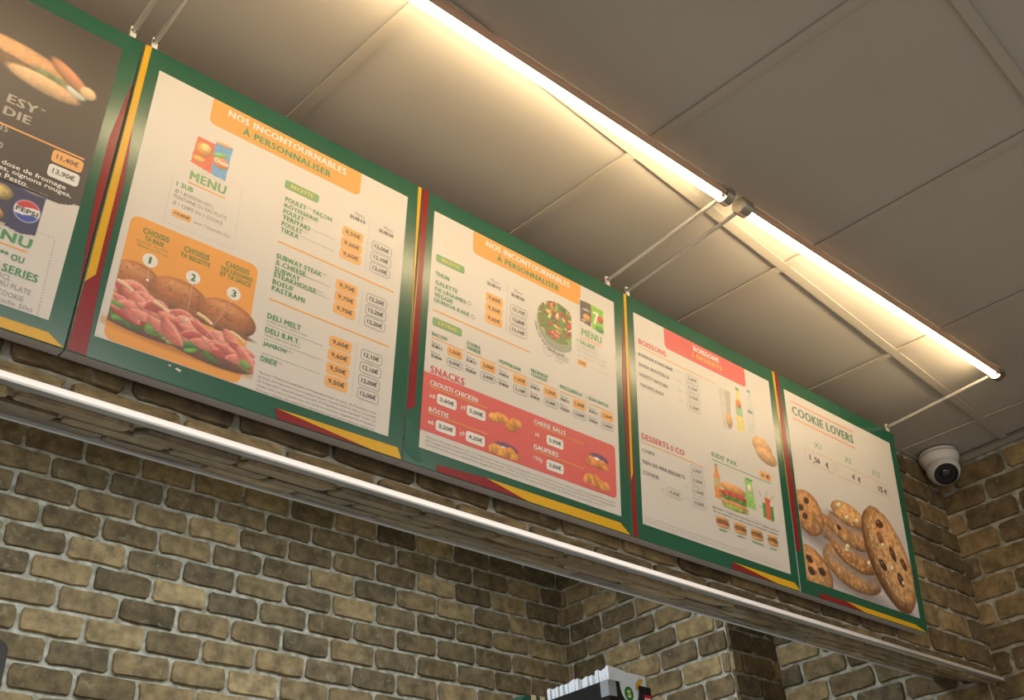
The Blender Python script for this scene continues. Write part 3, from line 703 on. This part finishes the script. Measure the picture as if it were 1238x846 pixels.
letters(b, 'lettering', [('CROUSTI CHICKEN', .050, .170, .1735, .1845), ('RÖSTIS', .051, .099, .1165, .1290), ('CHEESE BALLS', .322, .414, .1775, .1875), ('GAUFRIES', .322, .392, .1200, .1310),
                      ('x6', .050, .065, .147, .157, .01), ('x9', .128, .140, .147, .157, .01), ('x6', .050, .065, .091, .101, .01), ('x9', .128, .140, .091, .101, .01), ('x6', .325, .338, .150, .160, .01), ('150g', .322, .347, .094, .105, .01)], 3, M_WTXT, bold=.05)
for x0, x1, y in ((.050, .1965, .1700), (.050, .1975, .1135), (.3215, .4685, .1745), (.3215, .4680, .1160)): hrule(b, x0, x1, y, .0024, M_ORANGE, 3)
for tx, x0, y0 in (('3,60€', .069, .139), ('5,00€', .143, .139), ('3,20€', .0695, .083), ('4,20€', .1435, .083), ('3,90€', .3585, .141), ('3,00€', .3585, .085)): price(b, tx, x0, x0+.0485, y0, y0+.0225, 'white', 3)
dots(b, 'dotted_line', dotline(.1285, .086, .1285, .106)+dotline(.1285, .142, .1285, .162), .0006, 3, M_WTXT)
def nuggets(x0, x1, y0, y1, seed, cols, blue=False):
    cv = Canvas(x0, x1, y0, y1, .0016, (222, 92, 90)); r = random.Random(seed)
    if blue: cv.ell((x0+x1)/2+.005, y1-.014, (x1-x0)*.36, .011, (110, 70, 120), shade=.1); cv.ell((x0+x1)/2, y1-.018, .012, .006, (240, 235, 230))
    for i in range(7):
        cv.ell(x0+.014+(x1-x0-.03)*(i/6.)+r.uniform(-.003, .003), (y0+y1)/2-.003-(.006 if blue else 0)+r.uniform(-.006, .007), r.uniform(.011, .015), r.uniform(.008, .011), r.choice(cols), ang=r.uniform(-.8, .8), tex=.15, texs=.004, seed=seed+i, wob=.1)
    return cv.mesh(b, 'snack_picture', 3)
gold = [(232, 160, 74), (222, 142, 60), (240, 172, 88)]
nuggets(.199, .293, .137, .178, 3, gold); nuggets(.198, .285, .078, .112, 9, gold, True)
nuggets(.468, .548, .130, .166, 15, [(226, 140, 66), (210, 120, 58)], True); nuggets(.465, .552, .078, .115, 21, gold)
foot = ['*Environ. Recettes végétariennes. (1) Préparation à base de poulet. (2) Préparation à base de jambon de porc traité en salaison ou de poulet. (3) Fromage et', '(4) Fromages fondus et préparation végétale. (5) Fromage classique. Cheddar et préparation à base de bœuf. (6) Préparation à base de pommes de terre. Les accompagnements', 'complètent le menu, supplément. Suggestions de présentation. Prix nets pratiqués dans ce restaurant, susceptibles de varier.']
letters(b, 'footnote', [(t, .048, .562-.03*(i == 2), .0600-i*.0078, .0655-i*.0078, 0) for i, t in enumerate(foot)], 2, M_GREY)
cv = Canvas(.325, .441, .372, .506, .0014, PAPER)
cut = cv.X < .4365
m0 = cv.emask(.392, .436, .062, .060)[0]*cut; cv.blend(m0, (150, 156, 136))
mb0 = cv.emask(.392, .449, .061, .052, 0)[0]*cut; cv.blend(mb0, (110, 130, 70)); base = cv.c.copy(); r = random.Random(8)
for i in range(90):
    x = r.uniform(.335, .440); y = r.uniform(.405, .498)
    cv.ell(x, y, r.uniform(.005, .012), r.uniform(.0025, .005), r.choice([(200, 70, 56), (90, 140, 60), (140, 176, 80), (206, 190, 110), (70, 110, 50), (226, 120, 90), (216, 206, 160), (190, 60, 50)]), ang=r.uniform(-1.5, 1.5), tex=.15, seed=i)
cv.c = np.where((mb0 > .5)[..., None], cv.c, base); cv.keep = (cv.emask(.392, .438, .066, .066)[0] > .0) & cut
cv.mesh(b, 'salad_bowl_picture', 2)
letters(b, 'lettering', [('+1,50€', .353, .375, .3665, .3725, .01)], 2, M_DTXT)
n = 24; vs = []
for rad in (.0158, .0149): vs += [(.364+rad*math.cos(2*math.pi*i/n), .3695+rad*math.sin(2*math.pi*i/n), LAYER*2) for i in range(n)]
MB().add(vs, [(i, (i+1) % n, n+(i+1) % n, n+i) for i in range(n)]).obj('price_ring', M_GREY, b.o)
# curved words under the bowl
V = []; F = []
word = 'TOUTES NOS RECETTES EN SALADE'
for i, ch in enumerate(word):
    if ch == ' ': continue
    a = math.radians(190 + i*(100/len(word))); co, fs = glyphs(ch, .03); h = .0062; sc_ = h/.72; n0 = len(V); ca, sa = math.cos(a+math.pi/2), math.sin(a+math.pi/2)
    for c in co:
        lx = (c[0]-.3)*sc_; ly = c[1]*sc_ - .003
        V.append((.392+.068*math.cos(a)+lx*ca-ly*sa, .438+.068*math.sin(a)+lx*sa+ly*ca, LAYER*2))
    F += [tuple(n0+i_ for i_ in f) for f in fs]
new_obj('curved_lettering', V, F, M_GREY, b.o)
letters(b, 'lettering', [('Servie en bol', .385, .425, .3640, .3690, 0), ('salade à la place', .385, .430, .3560, .3610, 0), ('du pain', .385, .405, .3480, .3530, 0)], 2, M_GREY)
cv = Canvas(.461, .545, .470, .546, .0014, PAPER)
cv.poly([(.465, .541), (.501, .543), (.500, .480), (.465, .484)], (96, 84, 80), tex=.1, seed=2); cv.ell(.486, .500, .013, .010, (210, 150, 90), tex=.2, seed=3)
cv.ell(.485, .520, .014, .003, (190, 184, 180)); cv.ell(.476, .489, .008, .003, (190, 184, 180))
cv.poly([(.500, .543), (.542, .540), (.541, .474), (.502, .478)], (140, 196, 60), tex=.1, seed=4); cv.ell(.531, .512, .0095, .0095, (210, 50, 50)); cv.ell(.528, .484, .014, .008, (60, 140, 60))
cv.mesh(b, 'drink_pack_picture', 2)
letters(b, 'lettering', [('7', .506, .525, .492, .527)], 3, M_WTXT, bold=.05)
letters(b, 'lettering', [('MENU', .468, .534, .447, .4665)], 2, M_SAGE, bold=.06)
hrule(b, .468, .534, .4405, .0028)
letters(b, 'lettering', [('1 SALADE', .453, .511, .4225, .4335)], 2, M_SAGE, bold=.04)
letters(b, 'lettering', [('Ø 1 BOISSON 50CL', .453, .520, .410, .417, 0), ('FONTAINE OU EAU PLATE', .453, .548, .399, .406, 0), ('Ø 1 CHIPS OU 1 COOKIE', .453, .545, .387, .394, 0), ('pour 1 bouteille 50cl', .490, .552, .369, .3755, 0)], 2, M_LGREY)
t = b.flat('price_tag', rr(.454, .482, .366, .3805, .003), 2, M_ORANGEL); letters(b, 'price_lettering', [('+0,80€', .457, .479, .370, .3765)], 3, M_DTXT, t, .02)
b.flat('scuff', [(0.002, .09), (.012, .08), (.03, .035), (.045, .012), (.028, .008), (.002, .02)], 1, mat('scuffed_green', rgb(40, 100, 84), .5))

# --- board 4
b = BD[4]; q_ = .009
banner(b, .007, M_RED)
letters(b, 'lettering', [('BOISSONS', .258, .362, .5580, .5725)], 3, M_WTXT, bold=.06)
letters(b, 'lettering', [('&', .251, .262, .5385, .5520), ('DESSERTS', .269, .372, .5385, .5520)], 3, mat('print_pale_orange', rgb(250, 190, 100), PR), bold=.05)
letters(b, 'lettering', [('BOISSONS', .048, .149, .4985, .5135), ('DESSERTS', .043, .138, .2455, .2605), ('&', .1435, .1555, .2455, .2605), ('CO', .161, .194, .2455, .2605)], 2, M_RED, bold=.055)
hrule(b, .046, .345, .4905, .0022); hrule(b, .042, .262, .2370, .0022)
letters(b, 'lettering', [('BOISSON FONTAINE', .046, .171, .4650, .4745), ('SODA BOUTEILLE', .046, .156, .4375, .4470), ('VEDETT NATURE', .045, .148, .4100, .4195), ('TROPICANA', .046, .132, .3835, .3930),
                      ('CHIPS', .042, .085, .2130, .2215), ('TRIO DE MINI BEIGNETS', .041, .190, .1840, .1935), ('COOKIE', .042, .096, .1580, .1670)], 2, M_GREY, bold=.045)
letters(b, 'lettering', [('50cl', .184, .203, .4705, .4775, 0), ('50cl', .184, .203, .4440, .4510, 0), ('50cl', .184, .203, .4175, .4245, 0), ('25cl', .184, .203, .3895, .3965, 0),
                      ('x1', .188, .198, .1665, .174, 0), ('x3', .102, .112, .1340, .1415, 0), ('x12', .183, .198, .1340, .1415, 0)], 2, M_LGREY, bold=0)
for p, x, y in (('2,60€', .219, .457), ('3,20€', .219, .431), ('2,90€', .219, .405), ('2,20€', .219, .378), ('2,20€', .211, .2075), ('3,50€', .212, .1805), ('1,50€', .213, .153), ('15,00€', .211, .1240), ('4,00€', .1235, .1265)):
    price(b, p, x, x+.0500, y, y+.0225, 'pale', ink=M_GREY)
def bottle(cv, x, y0, y1, w, col, cap, lab=None):
    h = y1-y0
    cv.poly([(x-w, y0), (x+w, y0), (x+w, y0+h*.62), (x+w*.45, y0+h*.8), (x+w*.4, y1), (x-w*.4, y1), (x-w*.45, y0+h*.8), (x-w, y0+h*.62)], col, tex=.08, seed=int(x*999))
    cv.poly([(x-w*.5, y1-h*.07), (x+w*.5, y1-h*.07), (x+w*.5, y1), (x-w*.5, y1)], cap)
    if lab: cv.poly([(x-w, y0+h*.35), (x+w, y0+h*.35), (x+w, y0+h*.6), (x-w, y0+h*.6)], lab)
cv = Canvas(.335, .578, .300, .523, .002, PAPER)
cv.poly([(.349, .486), (.398, .486), (.388, .372), (.358, .372)], (206, 200, 190), tex=.06, seed=4); cv.poly([(.375, .486), (.398, .486), (.389, .375), (.376, .375)], (170, 164, 156), .6); cv.ell(.384, .400, .012, .020, (212, 160, 110))
bottle(cv, .430, .384, .510, .0135, (226, 208, 110), (80, 160, 80), (150, 190, 150)); cv.ell(.430, .462, .011, .012, (226, 110, 60))
bottle(cv, .480, .392, .520, .015, (206, 208, 204), (120, 180, 150)); cv.ell(.478, .455, .010, .004, (120, 120, 130))
for (x, y, rx, ry) in ((.515, .365, .042, .026), (.530, .342, .045, .022)): cv.ell(x, y, rx, ry, (212, 164, 110), ang=-.15, tex=.15, seed=6, shade=.3)
cv.mesh(b, 'drinks_and_cookie_picture', 2)
letters(b, 'lettering', [("KIDS' PAK", .299, .400, .2765, .2895)], 2, M_SAGE, bold=.05)
hrule(b, .298, .538, .2680, .0020, M_SAGE)
price(b, '6 €', .492, .540, .273, .294, 'orange')
cv = Canvas(.288, .545, .148, .2625, .0018, PAPER)
bottle(cv, .3125, .168, .260, .0125, (236, 150, 60), (110, 140, 180), (206, 180, 130))
cv.ell(.375, .208, .052, .013, (226, 160, 90), ang=-.03, shade=.3, tex=.1, seed=4); cv.ell(.375, .190, .056, .010, (190, 70, 56), tex=.35, seed=5); cv.ell(.377, .180, .055, .008, (90, 130, 60), tex=.4, seed=6); cv.ell(.375, .166, .052, .010, (206, 150, 90), tex=.15, seed=7); cv.ell(.375, .158, .048, .006, (150, 180, 80), tex=.3, seed=8)
cv.poly([(.425, .253), (.452, .251), (.462, .176), (.423, .176)], (150, 206, 110), tex=.15, seed=9); cv.ell(.442, .228, .010, .012, (236, 226, 200)); cv.poly([(.428, .257), (.458, .257), (.458, .250), (.428, .250)], (80, 170, 80))
cv.poly([(.490, .205), (.535, .203), (.534, .163), (.490, .165)], (70, 150, 80)); cv.poly([(.503, .216), (.522, .215), (.521, .163), (.503, .164)], (226, 100, 66))
cv.ell(.508, .219, .007, .004, (226, 100, 66)); cv.ell(.520, .218, .007, .004, (226, 100, 66))
for (x0, y0, x1, y1) in ((.487, .222, .482, .232), (.512, .228, .512, .240), (.532, .224, .538, .234), (.478, .190, .484, .190)): cv.ribbon([(x0, y0), (x1, y1)], .001, (90, 150, 90))
cv.mesh(b, 'childrens_menu_picture', 2)
letters(b, 'lettering', [('Mini Sub* + Capri-Sun, Fruit Shoot ou eau + cadeau surprise', .287, .545, .1375, .1440, .01), ('Pour les moins de 12 ans, offre sur place ou à emporter uniquement', .287, .545, .1285, .1345, .01)], 2, M_DTXT)
for i, (x, w) in enumerate(((.320, .027), (.388, .026), (.454, .026), (.518, .023))):
    cv = Canvas(x-w, x+w, .0945, .1265, .0016, PAPER)
    cv.ell(x, .1195, w*.9, .0052, (222, 160, 96), shade=.3); cv.ell(x, .1115, w*.92, .0052, (120, 90, 50), tex=.5, texs=.004, seed=i); cv.ell(x, .1065, w*.9, .0038, (170, 70+i*15, 56), tex=.5, texs=.004, seed=i+5); cv.ell(x, .1010, w*.86, .0045, (214, 160, 96))
    cv.mesh(b, 'small_sandwich_picture', 2)
letters(b, 'lettering', [('DINDE', .305, .334, .0870, .0925), ('JAMBON', .372, .404, .0865, .0920), ('VEGGIE DELITE', .430, .478, .0860, .0915), ('POULET', .503, .532, .0860, .0915)], 2, M_GTXT, bold=.03)
foot = ['*Environ. (1) Préparation à base de poulet. (2) Préparation à base de jambon de porc traité en salaison. Fruit Shoot est une boisson aux fruits. Suggestions de', 'présentation. Prix nets pratiqués dans ce restaurant, susceptibles de varier. Pour votre santé, évitez de manger trop gras, trop sucré, trop salé.']
letters(b, 'footnote', [(t, .042, .545, .0525-i*.0085, .0580-i*.0085, 0) for i, t in enumerate(foot)], 2, M_LGREY)

# --- board 5
b = BD[5]
for y in (.554, .5015): hrule(b, .062, .370, y, .0036, mat('print_terracotta', rgb(238, 152, 104), PR))
letters(b, 'lettering', [('COOKIE LOVERS', .062, .366, .5140, .5415)], 2, mat('print_teal_grey', rgb(92, 128, 104), PR), bold=.035)
letters(b, 'lettering', [('X1', .153, .184, .4410, .4580, .0), ('X3', .302, .334, .4400, .4570, .0), ('X12', .444, .487, .4400, .4570, .0)], 2, mat('print_leaf_green', rgb(90, 160, 90), PR), bold=.02)
for x0, x1 in ((.098, .235), (.249, .389), (.402, .526)): price(b, '', x0, x1, .3825, .4245, 'coral')
letters(b, 'price_lettering', [('1', .119, .1235, .3920, .4090), (',', .1355, .1395, .3850, .3940), ('50', .144, .168, .3925, .4085), ('€', .196, .210, .3915, .4075),
                            ('4', .328, .340, .3925, .4100), ('€', .357, .371, .3925, .4085), ('15', .466, .488, .3925, .4100), ('€', .497, .512, .3925, .4085)], 3, M_DTXT, bold=.035)
cv = Canvas(PX0+.0003, PX1-.0003, PY0+.0003, .345, .0017, PAPER)
g = np.clip((.30-cv.Y)/.12, 0, 1)[..., None]; cv.c = cv.c*(1-g) + np.array((206, 200, 204))/255.*g
def cookie(x, y, rx, ry, ang, seed, col=(212, 150, 92), chips=5, rim=True, side=.0):
    cv.ell(x+.006, y-ry*.95, rx*1.05, ry*.35, (150, 140, 142), ang=ang, shade=0, edge=0, soft=14)
    if side: cv.ell(x-side*math.cos(.4), y-side*.8, rx, ry, (170, 106, 58), ang=ang, shade=.2, edge=.3, tex=.12, seed=seed+3)
    cv.ell(x, y, rx, ry, col, ang=ang, shade=.20, edge=.32, tex=.22, texs=.014, seed=seed, wob=.03)
    sp_ = cv.noise(.008, seed+77, 2); mm = cv.emask(x, y, rx*.86, ry*.86, ang)[0]
    cv.blend(mm*np.clip((sp_-.60)*7, 0, .55), (238, 198, 148)); cv.blend(mm*np.clip((.34-sp_)*7, 0, .5), (160, 98, 52))
# back left pair
cookie(.150, .208, .046, .036, -.15, 3, (204, 138, 80)); cookie(.078, .228, .070, .062, -.2, 5)
for (x, y) in ((.045, .235), (.060, .215), (.075, .262)): cv.ell(x, y, .013, .009, (84, 52, 40), ang=.4, tex=.2, seed=3)
# stack
cookie(.258, .112, .138, .058, -.12, 11, (214, 158, 102))
cookie(.280, .164, .116, .052, -.14, 13, (208, 146, 90)); cv.ell(.262, .200, .100, .010, (110, 66, 42), ang=-.14, soft=3)
cookie(.275, .220, .112, .044, -.12, 15, (218, 162, 106)); cv.ell(.218, .222, .010, .008, (80, 48, 38)); cv.ell(.275, .248, .085, .008, (120, 70, 44), ang=-.12, soft=3)
cookie(.275, .272, .082, .034, -.06, 17, (226, 172, 112))
for (x, y) in ((.245, .165), (.268, .262), (.235, .290), (.320, .265), (.25, .175), (.35, .15)): cv.ell(x, y, .012, .007, (240, 220, 184), ang=.3, wob=.2, seed=9)
# big one leaning
cookie(.466, .190, .156, .100, -1.02, 21, (214, 156, 100), side=.012)
cv.ell(.474, .191, .136, .085, (222, 170, 114), ang=-1.02, shade=.12, edge=.10, tex=.24, texs=.016, seed=23, wob=.05)
sp_ = cv.noise(.009, 300, 2); mm = cv.emask(.474, .191, .132, .083, -1.02)[0]; cv.blend(mm*np.clip((sp_-.57)*6, 0, .6), (240, 204, 156)); cv.blend(mm*np.clip((.38-sp_)*6, 0, .5), (168, 104, 58))
for (x, y, a, c) in ((.437, .285, .2, (96, 54, 38)), (.430, .240, -.9, (150, 92, 56)), (.420, .160, -.6, (70, 44, 36)), (.486, .205, -1.1, (92, 54, 40)), (.508, .135, -1.1, (80, 48, 38)), (.540, .185, -1.1, (86, 52, 40))):
    cv.ell(x, y, .021, .013, c, ang=a, wob=.25, seed=int(x*1000), tex=.2)
    cv.ell(x-.004, y+.004, .006, .003, (180, 150, 130), ang=a)
for (x, y) in ((.438, .222), (.520, .128), (.47, .16)): cv.ell(x, y, .009, .006, (246, 226, 196), ang=.3, wob=.2)
# front left one, cut by the poster edge
cookie(.068, .072, .088, .060, -.30, 31, (214, 156, 98))
for (x, y) in ((.055, .098), (.060, .066), (.108, .074)): cv.ell(x, y, .015, .010, (78, 48, 38), ang=-.2, wob=.25, seed=int(x*999), tex=.2)
cv.mesh(b, 'cookies_picture', 2)

# ---------------------------------------------------------------- tube lamps on arms over the boards
LY, LZ = 0.926, 1.5375
REFL = D.materials.new('reflector_bronze'); REFL.use_nodes = True; _n = REFL.node_tree
_t = _n.nodes.new('ShaderNodeBsdfTranslucent'); _t.inputs['Color'].default_value = (.55, .43, .34, 1)
_m = _n.nodes.new('ShaderNodeMixShader'); _m.inputs[0].default_value = .13; _p = _n.nodes['Principled BSDF']
_p.inputs['Base Color'].default_value = (.34, .27, .22, 1); _p.inputs['Roughness'].default_value = .4
_n.links.new(_p.outputs[0], _m.inputs[1]); _n.links.new(_t.outputs[0], _m.inputs[2]); _n.links.new(_m.outputs[0], _n.nodes['Material Output'].inputs['Surface'])
M_ARM = mat('brushed_steel', (.80, .76, .70), .5, metal=.7)
def tube_lamp(x0, x1, label):
    t = empty('tube_lamp', (x0, LY, LZ)); W = x1-x0
    tagit(t, label, 'lamp', 'tube lamps on arms over the menu boards')
    tb = MB().tube((.014, 0, 0), (W-.012, 0, 0), .0125, 20).obj('tube', M_TUBE, t); shade_auto(tb)
    # reflector: open half shell on the room side, wraps over the top
    n = 14; ri, ro = .0185, .0205; a0, a1 = math.radians(66), math.radians(222)
    vs = []; 
    for x in (.0, W):
        for r_ in (ro, ri):
            for i in range(n+1):
                a = a0 + (a1-a0)*i/n; vs.append((x, r_*math.cos(a), r_*math.sin(a)))
    k = n+1; fs = []
    for i in range(n):
        fs += [(i, i+1, 2*k+i+1, 2*k+i), (k+i+1, k+i, 3*k+i, 3*k+i+1), (i+1, i, k+i, k+i+1), (2*k+i, 2*k+i+1, 3*k+i+1, 3*k+i)]
    fs += [(0, 2*k, 3*k, k), (n, k+n, 3*k+n, 2*k+n)]
    new_obj('reflector', vs, fs, REFL, t)
    for s_, xe in ((-1, 0.0), (1, W)):
        c = MB().lathe((xe, -.004, .001), (s_, 0, 0), [(-.020, .0), (-.020, .010), (-.010, .013), (-.010, .0215), (.015, .0215), (.018, .019), (.018, 0)], 28).obj('end_cap', M_CHROME, t); shade_auto(c)
        dy, dz = 1.286-LY, 1.530-LZ
        a_ = MB().tube((xe, .018, 0), (xe, dy-.001, dz-.003), .0050, 12).obj('arm', M_ARM, t); shade_auto(a_)
        c = MB(); c.box(xe-.0055, xe+.0055, dy+.003, dy+.008, dz-.0185, dz+.008)
        cl = c.obj('clip', M_WHITE, t); k_ = MB().tube((xe, dy-.003, dz-.003), (xe, dy+.011, dz-.003), .005, 12).obj('clip_screw', M_CHROME, cl)
    return t
tube_lamp(0.386, 1.551, 'glowing warm white tube lamp above the second and third boards from the left')
tube_lamp(1.621, 2.806, 'glowing warm white tube lamp above the two right-hand boards, ending near the security camera')
tube_lamp(-0.84, 0.346, 'tube lamp at the far left, only its arm and clip seen above the leftmost board')

# ---------------------------------------------------------------- dome camera under the ceiling corner
dc = empty('security_camera', (3.220, 1.335, ZC))
tagit(dc, 'white turret security camera with black lens fixed to the ceiling in the brick corner', 'security camera')
o = MB().lathe((0, 0, 0), (0, 0, -1), [(-.0005, 0), (-.0005, .060), (.006, .0640), (.012, .0655), (.024, .0650), (.030, .0625), (.052, .0540), (.060, .046), (.060, 0)], 40).obj('base', M_WHITE, dc); shade_auto(o, .9)
o = MB().lathe((0, 0, 0), (0, 0, -1), [(.0115, .0660), (.0125, .0668), (.0145, .0668), (.0155, .0660)], 40).obj('seam_ring', mat('seam_grey', (.3, .29, .27), .5), dc); shade_auto(o)
aim = Vector((-.56, -.40, -.80)).normalized(); ctr = Vector((-.006, -.004, -.064)); rs = .055
prof = [(-rs*math.cos(t), rs*math.sin(t)) for t in np.linspace(0.01, math.pi*.745, 20)]
o = MB().lathe(ctr, aim, prof, 36).obj('ball', M_WHITE, dc); shade_auto(o, 1.2)
h0 = prof[-1][0]; r0 = prof[-1][1]
lo = MB().lathe(ctr, aim, [(h0-.002, r0*.995), (h0+.003, r0*.98), (h0+.003, r0*.85), (h0-.003, r0*.80), (h0-.003, 0)], 36).obj('lens', M_BLACK, dc); shade_auto(lo)
MB().lathe(ctr, aim, [(h0-.004, r0*.5), (h0+.001, r0*.48), (h0+.004, r0*.3), (h0+.005, 0)], 28).obj('lens_glass', M_LENS, lo, smooth=True)

# ---------------------------------------------------------------- things standing on the cabinet in the recess
cab = empty('steel_cabinet', (2.16, 2.05, -1.25))
tagit(cab, 'tall steel cabinet below the picture frame carrying the bag dispenser and wrapped box', 'cabinet')
MB().box(-.36, .36, -.36, .36, .08, 1.83).obj('body', M_ALU, cab)
MB().box(-.38, .38, -.38, .38, 1.83, 1.85).obj('top', M_ALU, cab)
for sx in (-1, 1): 
    d = MB().box(min(sx*.355, sx*.005), max(sx*.355, sx*.005), -.378, -.361, .12, 1.79).obj('door', M_ALU, cab)
    MB().tube((sx*.03, -.392, .85), (sx*.03, -.392, 1.05), .006, 10).obj('handle', M_CHROME, d)
for sx in (-.32, .32):
    for sy in (-.32, .32): MB().tube((sx, sy, 0), (sx, sy, .08), .02, 12).obj('leg', M_CHROME, cab)

bx = empty('bag_dispenser', (1.947, 1.80, .60))
tagit(bx, 'black open dispenser box with curved front notch holding white paper bags', 'box')
BHt = .1465; bw, bd_ = .160, .27; th = .004
mb = MB()
mb.box(0, bw, 0, bd_, 0, th)
mb.box(0, th, 0, bd_, th, BHt); mb.box(bw-th, bw, 0, bd_, th, BHt); mb.box(th, bw-th, bd_-th, bd_, th, BHt)
mb.obj('shell', M_BLACK, bx)
# front panel with U notch
nx0, nx1, nd = .042, .118, .052
arc = [(nx0 + (nx1-nx0)*.5*(1-math.cos(math.pi*i/14)), BHt - nd*math.sin(math.pi*i/14)**.8) for i in range(15)]
top = [(th, BHt), (nx0-.004, BHt)] + arc + [(nx1+.004, BHt), (bw-th, BHt)]
mb = MB()
for i in range(len(top)-1):
    (xa, za), (xb_, zb_) = top[i], top[i+1]
    if xb_ - xa < 1e-5: continue
    vs = [(xa, 0, th), (xb_, 0, th), (xb_, 0, zb_), (xa, 0, za), (xa, th, th), (xb_, th, th), (xb_, th, zb_), (xa, th, za)]
    mb.add(vs, [(0, 1, 2, 3), (7, 6, 5, 4), (3, 2, 6, 7), (0, 4, 5, 1)])
mb.obj('front_panel', M_BLACK, bx)
MB().box(.0, .026, -.0015, -.0002, BHt-.040, BHt-.001).obj('silver_patch', mat('silver_print', (.32, .33, .35), .4), bx)
MB().box(-.0015, -.0002, 0, .028, BHt-.040, BHt-.001).obj('silver_patch', mat('silver_print', (.32, .33, .35), .4), bx)
class _F: pass
def upright_text(name, st, x0, x1, z0, z1, y, material, parent, bold=.04):
    co, fs = glyphs(st, bold); mn = co.min(0); mx_ = co.max(0)
    V = [((c[0]-mn[0])/(mx_[0]-mn[0])*(x1-x0)+x0, y-c[2], (c[1]-mn[1])/(mx_[1]-mn[1])*(z1-z0)+z0) for c in co]
    return new_obj(name, V, fs, material, parent)
rp = MB().box(.040, .156, -.0012, -.0002, .04, BHt-.052).obj('red_label', mat('label_red', rgb(190, 30, 50), .4), bx)
rp2 = MB().box(.128, .156, -.0016, -.0012, BHt-.052, BHt-.022).obj('red_label', mat('label_red', rgb(190, 30, 50), .4), bx)
upright_text('lettering', 'PE', .131, .153, BHt-.044, BHt-.030, -.0020, M_WTXT, rp2)
upright_text('lettering', 'PEPSI', .046, .120, BHt-.074, BHt-.058, -.0016, M_WTXT, rp)
# paper bags, each its own
M_BAG = mat('white_paper', (.86, .88, .92), .7, noise=(14, .03))
rb = random.Random(3)
ys = [.012, .0265, .041, .0555, .075, .0895, .104, .1235, .138, .1525, .172, .1865, .206, .2205, .240]
for i, yy in enumerate(ys):
    x0 = .010 + rb.uniform(0, .010); x1 = bw-.006 - rb.uniform(0, .016); ht = .184 + rb.uniform(-.006, .003) - .00004*i
    if i == 0: x0, x1, ht = .012, bw-.008, .186
    if i in (4, 5): ht = .178
    if i in (9, 10): ht = .181
    g_ = MB(); nseg = 6
    sag = rb.uniform(-.002, .002)
    vs = []
    for j in range(nseg+1):
        f = j/nseg; x = x0+(x1-x0)*f; h = ht - .005*math.sin(f*math.pi)*rb.uniform(.2, 1) - .010*f*(1 if i == 0 else .6)
        off = 0
        for (dy, z_) in ((-.0058, .006), (-.0052, h), (.0052, h-.002), (.0058, .006)): vs.append((x, yy+off+dy, z_))
    fs = []
    for j in range(nseg):
        a = j*4
        fs += [(a, a+4, a+5, a+1), (a+1, a+5, a+6, a+2), (a+2, a+6, a+7, a+3), (a+3, a+7, a+4, a)]
    fs += [(0, 1, 2, 3), (nseg*4+3, nseg*4+2, nseg*4+1, nseg*4)]
    pb_ = new_obj('paper_bag', vs, fs, M_BAG, None, (1.947, 1.80, .60))
    ordn = ['', 'second', 'third', 'fourth', 'fifth', 'sixth', 'seventh', 'eighth', 'ninth', 'tenth', 'eleventh', 'twelfth', 'thirteenth', 'fourteenth', 'fifteenth'][i]
    lab = 'frontmost white paper bag in the black dispenser, with round green badge and yellow mark' if i == 0 else 'plain white paper bag, %s from the front in the black dispenser' % ordn
    tagit(pb_, lab, 'paper bag', 'white paper bags in the black dispenser' )
    if i == 0:
        bo = MB(); bo.add([(.080+.0165*math.cos(2*math.pi*k/28), -.0066+yy, .122+.0185*math.sin(2*math.pi*k/28)) for k in range(28)], [tuple(range(28))])
        bdg = bo.obj('badge', mat('badge_green', rgb(20, 120, 60), .5), pb_)
        upright_text('badge_mark', 'S', .0725, .0875, .112, .132, yy-.0068, mat('badge_yellow', rgb(240, 225, 120), .5), bdg, .03)
        ymk = MB(); ymk.add([(.108, yy-.0066, .136), (.122, yy-.0066, .140), (.140, yy-.0066, .166), (.128, yy-.0066, .168), (.110, yy-.0066, .152)], [(0, 1, 2, 3, 4)])
        ymk.obj('yellow_mark', mat('bag_yellow', rgb(226, 176, 40), .6), pb_)

wb = empty('wrapped_box', (2.09, 2.30, .60))
tagit(wb, 'dark green box with beige stripes, only its top edge visible left of the bag dispenser', 'box')
MB().add([(0, 0, 0), (.20, 0, 0), (.20, .11, 0), (0, .11, 0), (0, 0, .222), (.20, 0, .255), (.20, .11, .255), (0, .11, .222), (.03, 0, .255), (.03, .11, .255)],
         [(3, 2, 1, 0), (0, 1, 5, 8, 4), (1, 2, 6, 5), (2, 3, 7, 9, 6), (3, 0, 4, 7), (4, 8, 9, 7), (8, 5, 6, 9)]).obj('body', mat('wrap_green', rgb(24, 66, 48), .5), wb)
for x in (.052, .088): MB().box(x, x+.019, -.0015, .1115, .16, .2568).obj('beige_stripe', mat('wrap_beige', rgb(196, 168, 130), .6), wb)

dv = empty('device_stand', (0.40, 1.90, -1.25))
tagit(dv, 'black device on a stand, only its corner showing at the left photo edge', 'device')
MB().tube((0, 0, .02), (0, 0, 1.78), .02, 16).obj('pole', M_BLACK, dv)
MB().lathe((0, 0, 0), (0, 0, 1), [(0, 0), (0, .17), (.012, .17), (.025, .05), (.025, 0)], 32).obj('base', M_BLACK, dv)
h = MB().prism(rr(-.12, .1225, 0, .115, .02), -.03, .03).obj('head', M_BLACK, dv, (0, 0, 1.757)); h.rotation_euler = (math.pi/2, 0, 0)
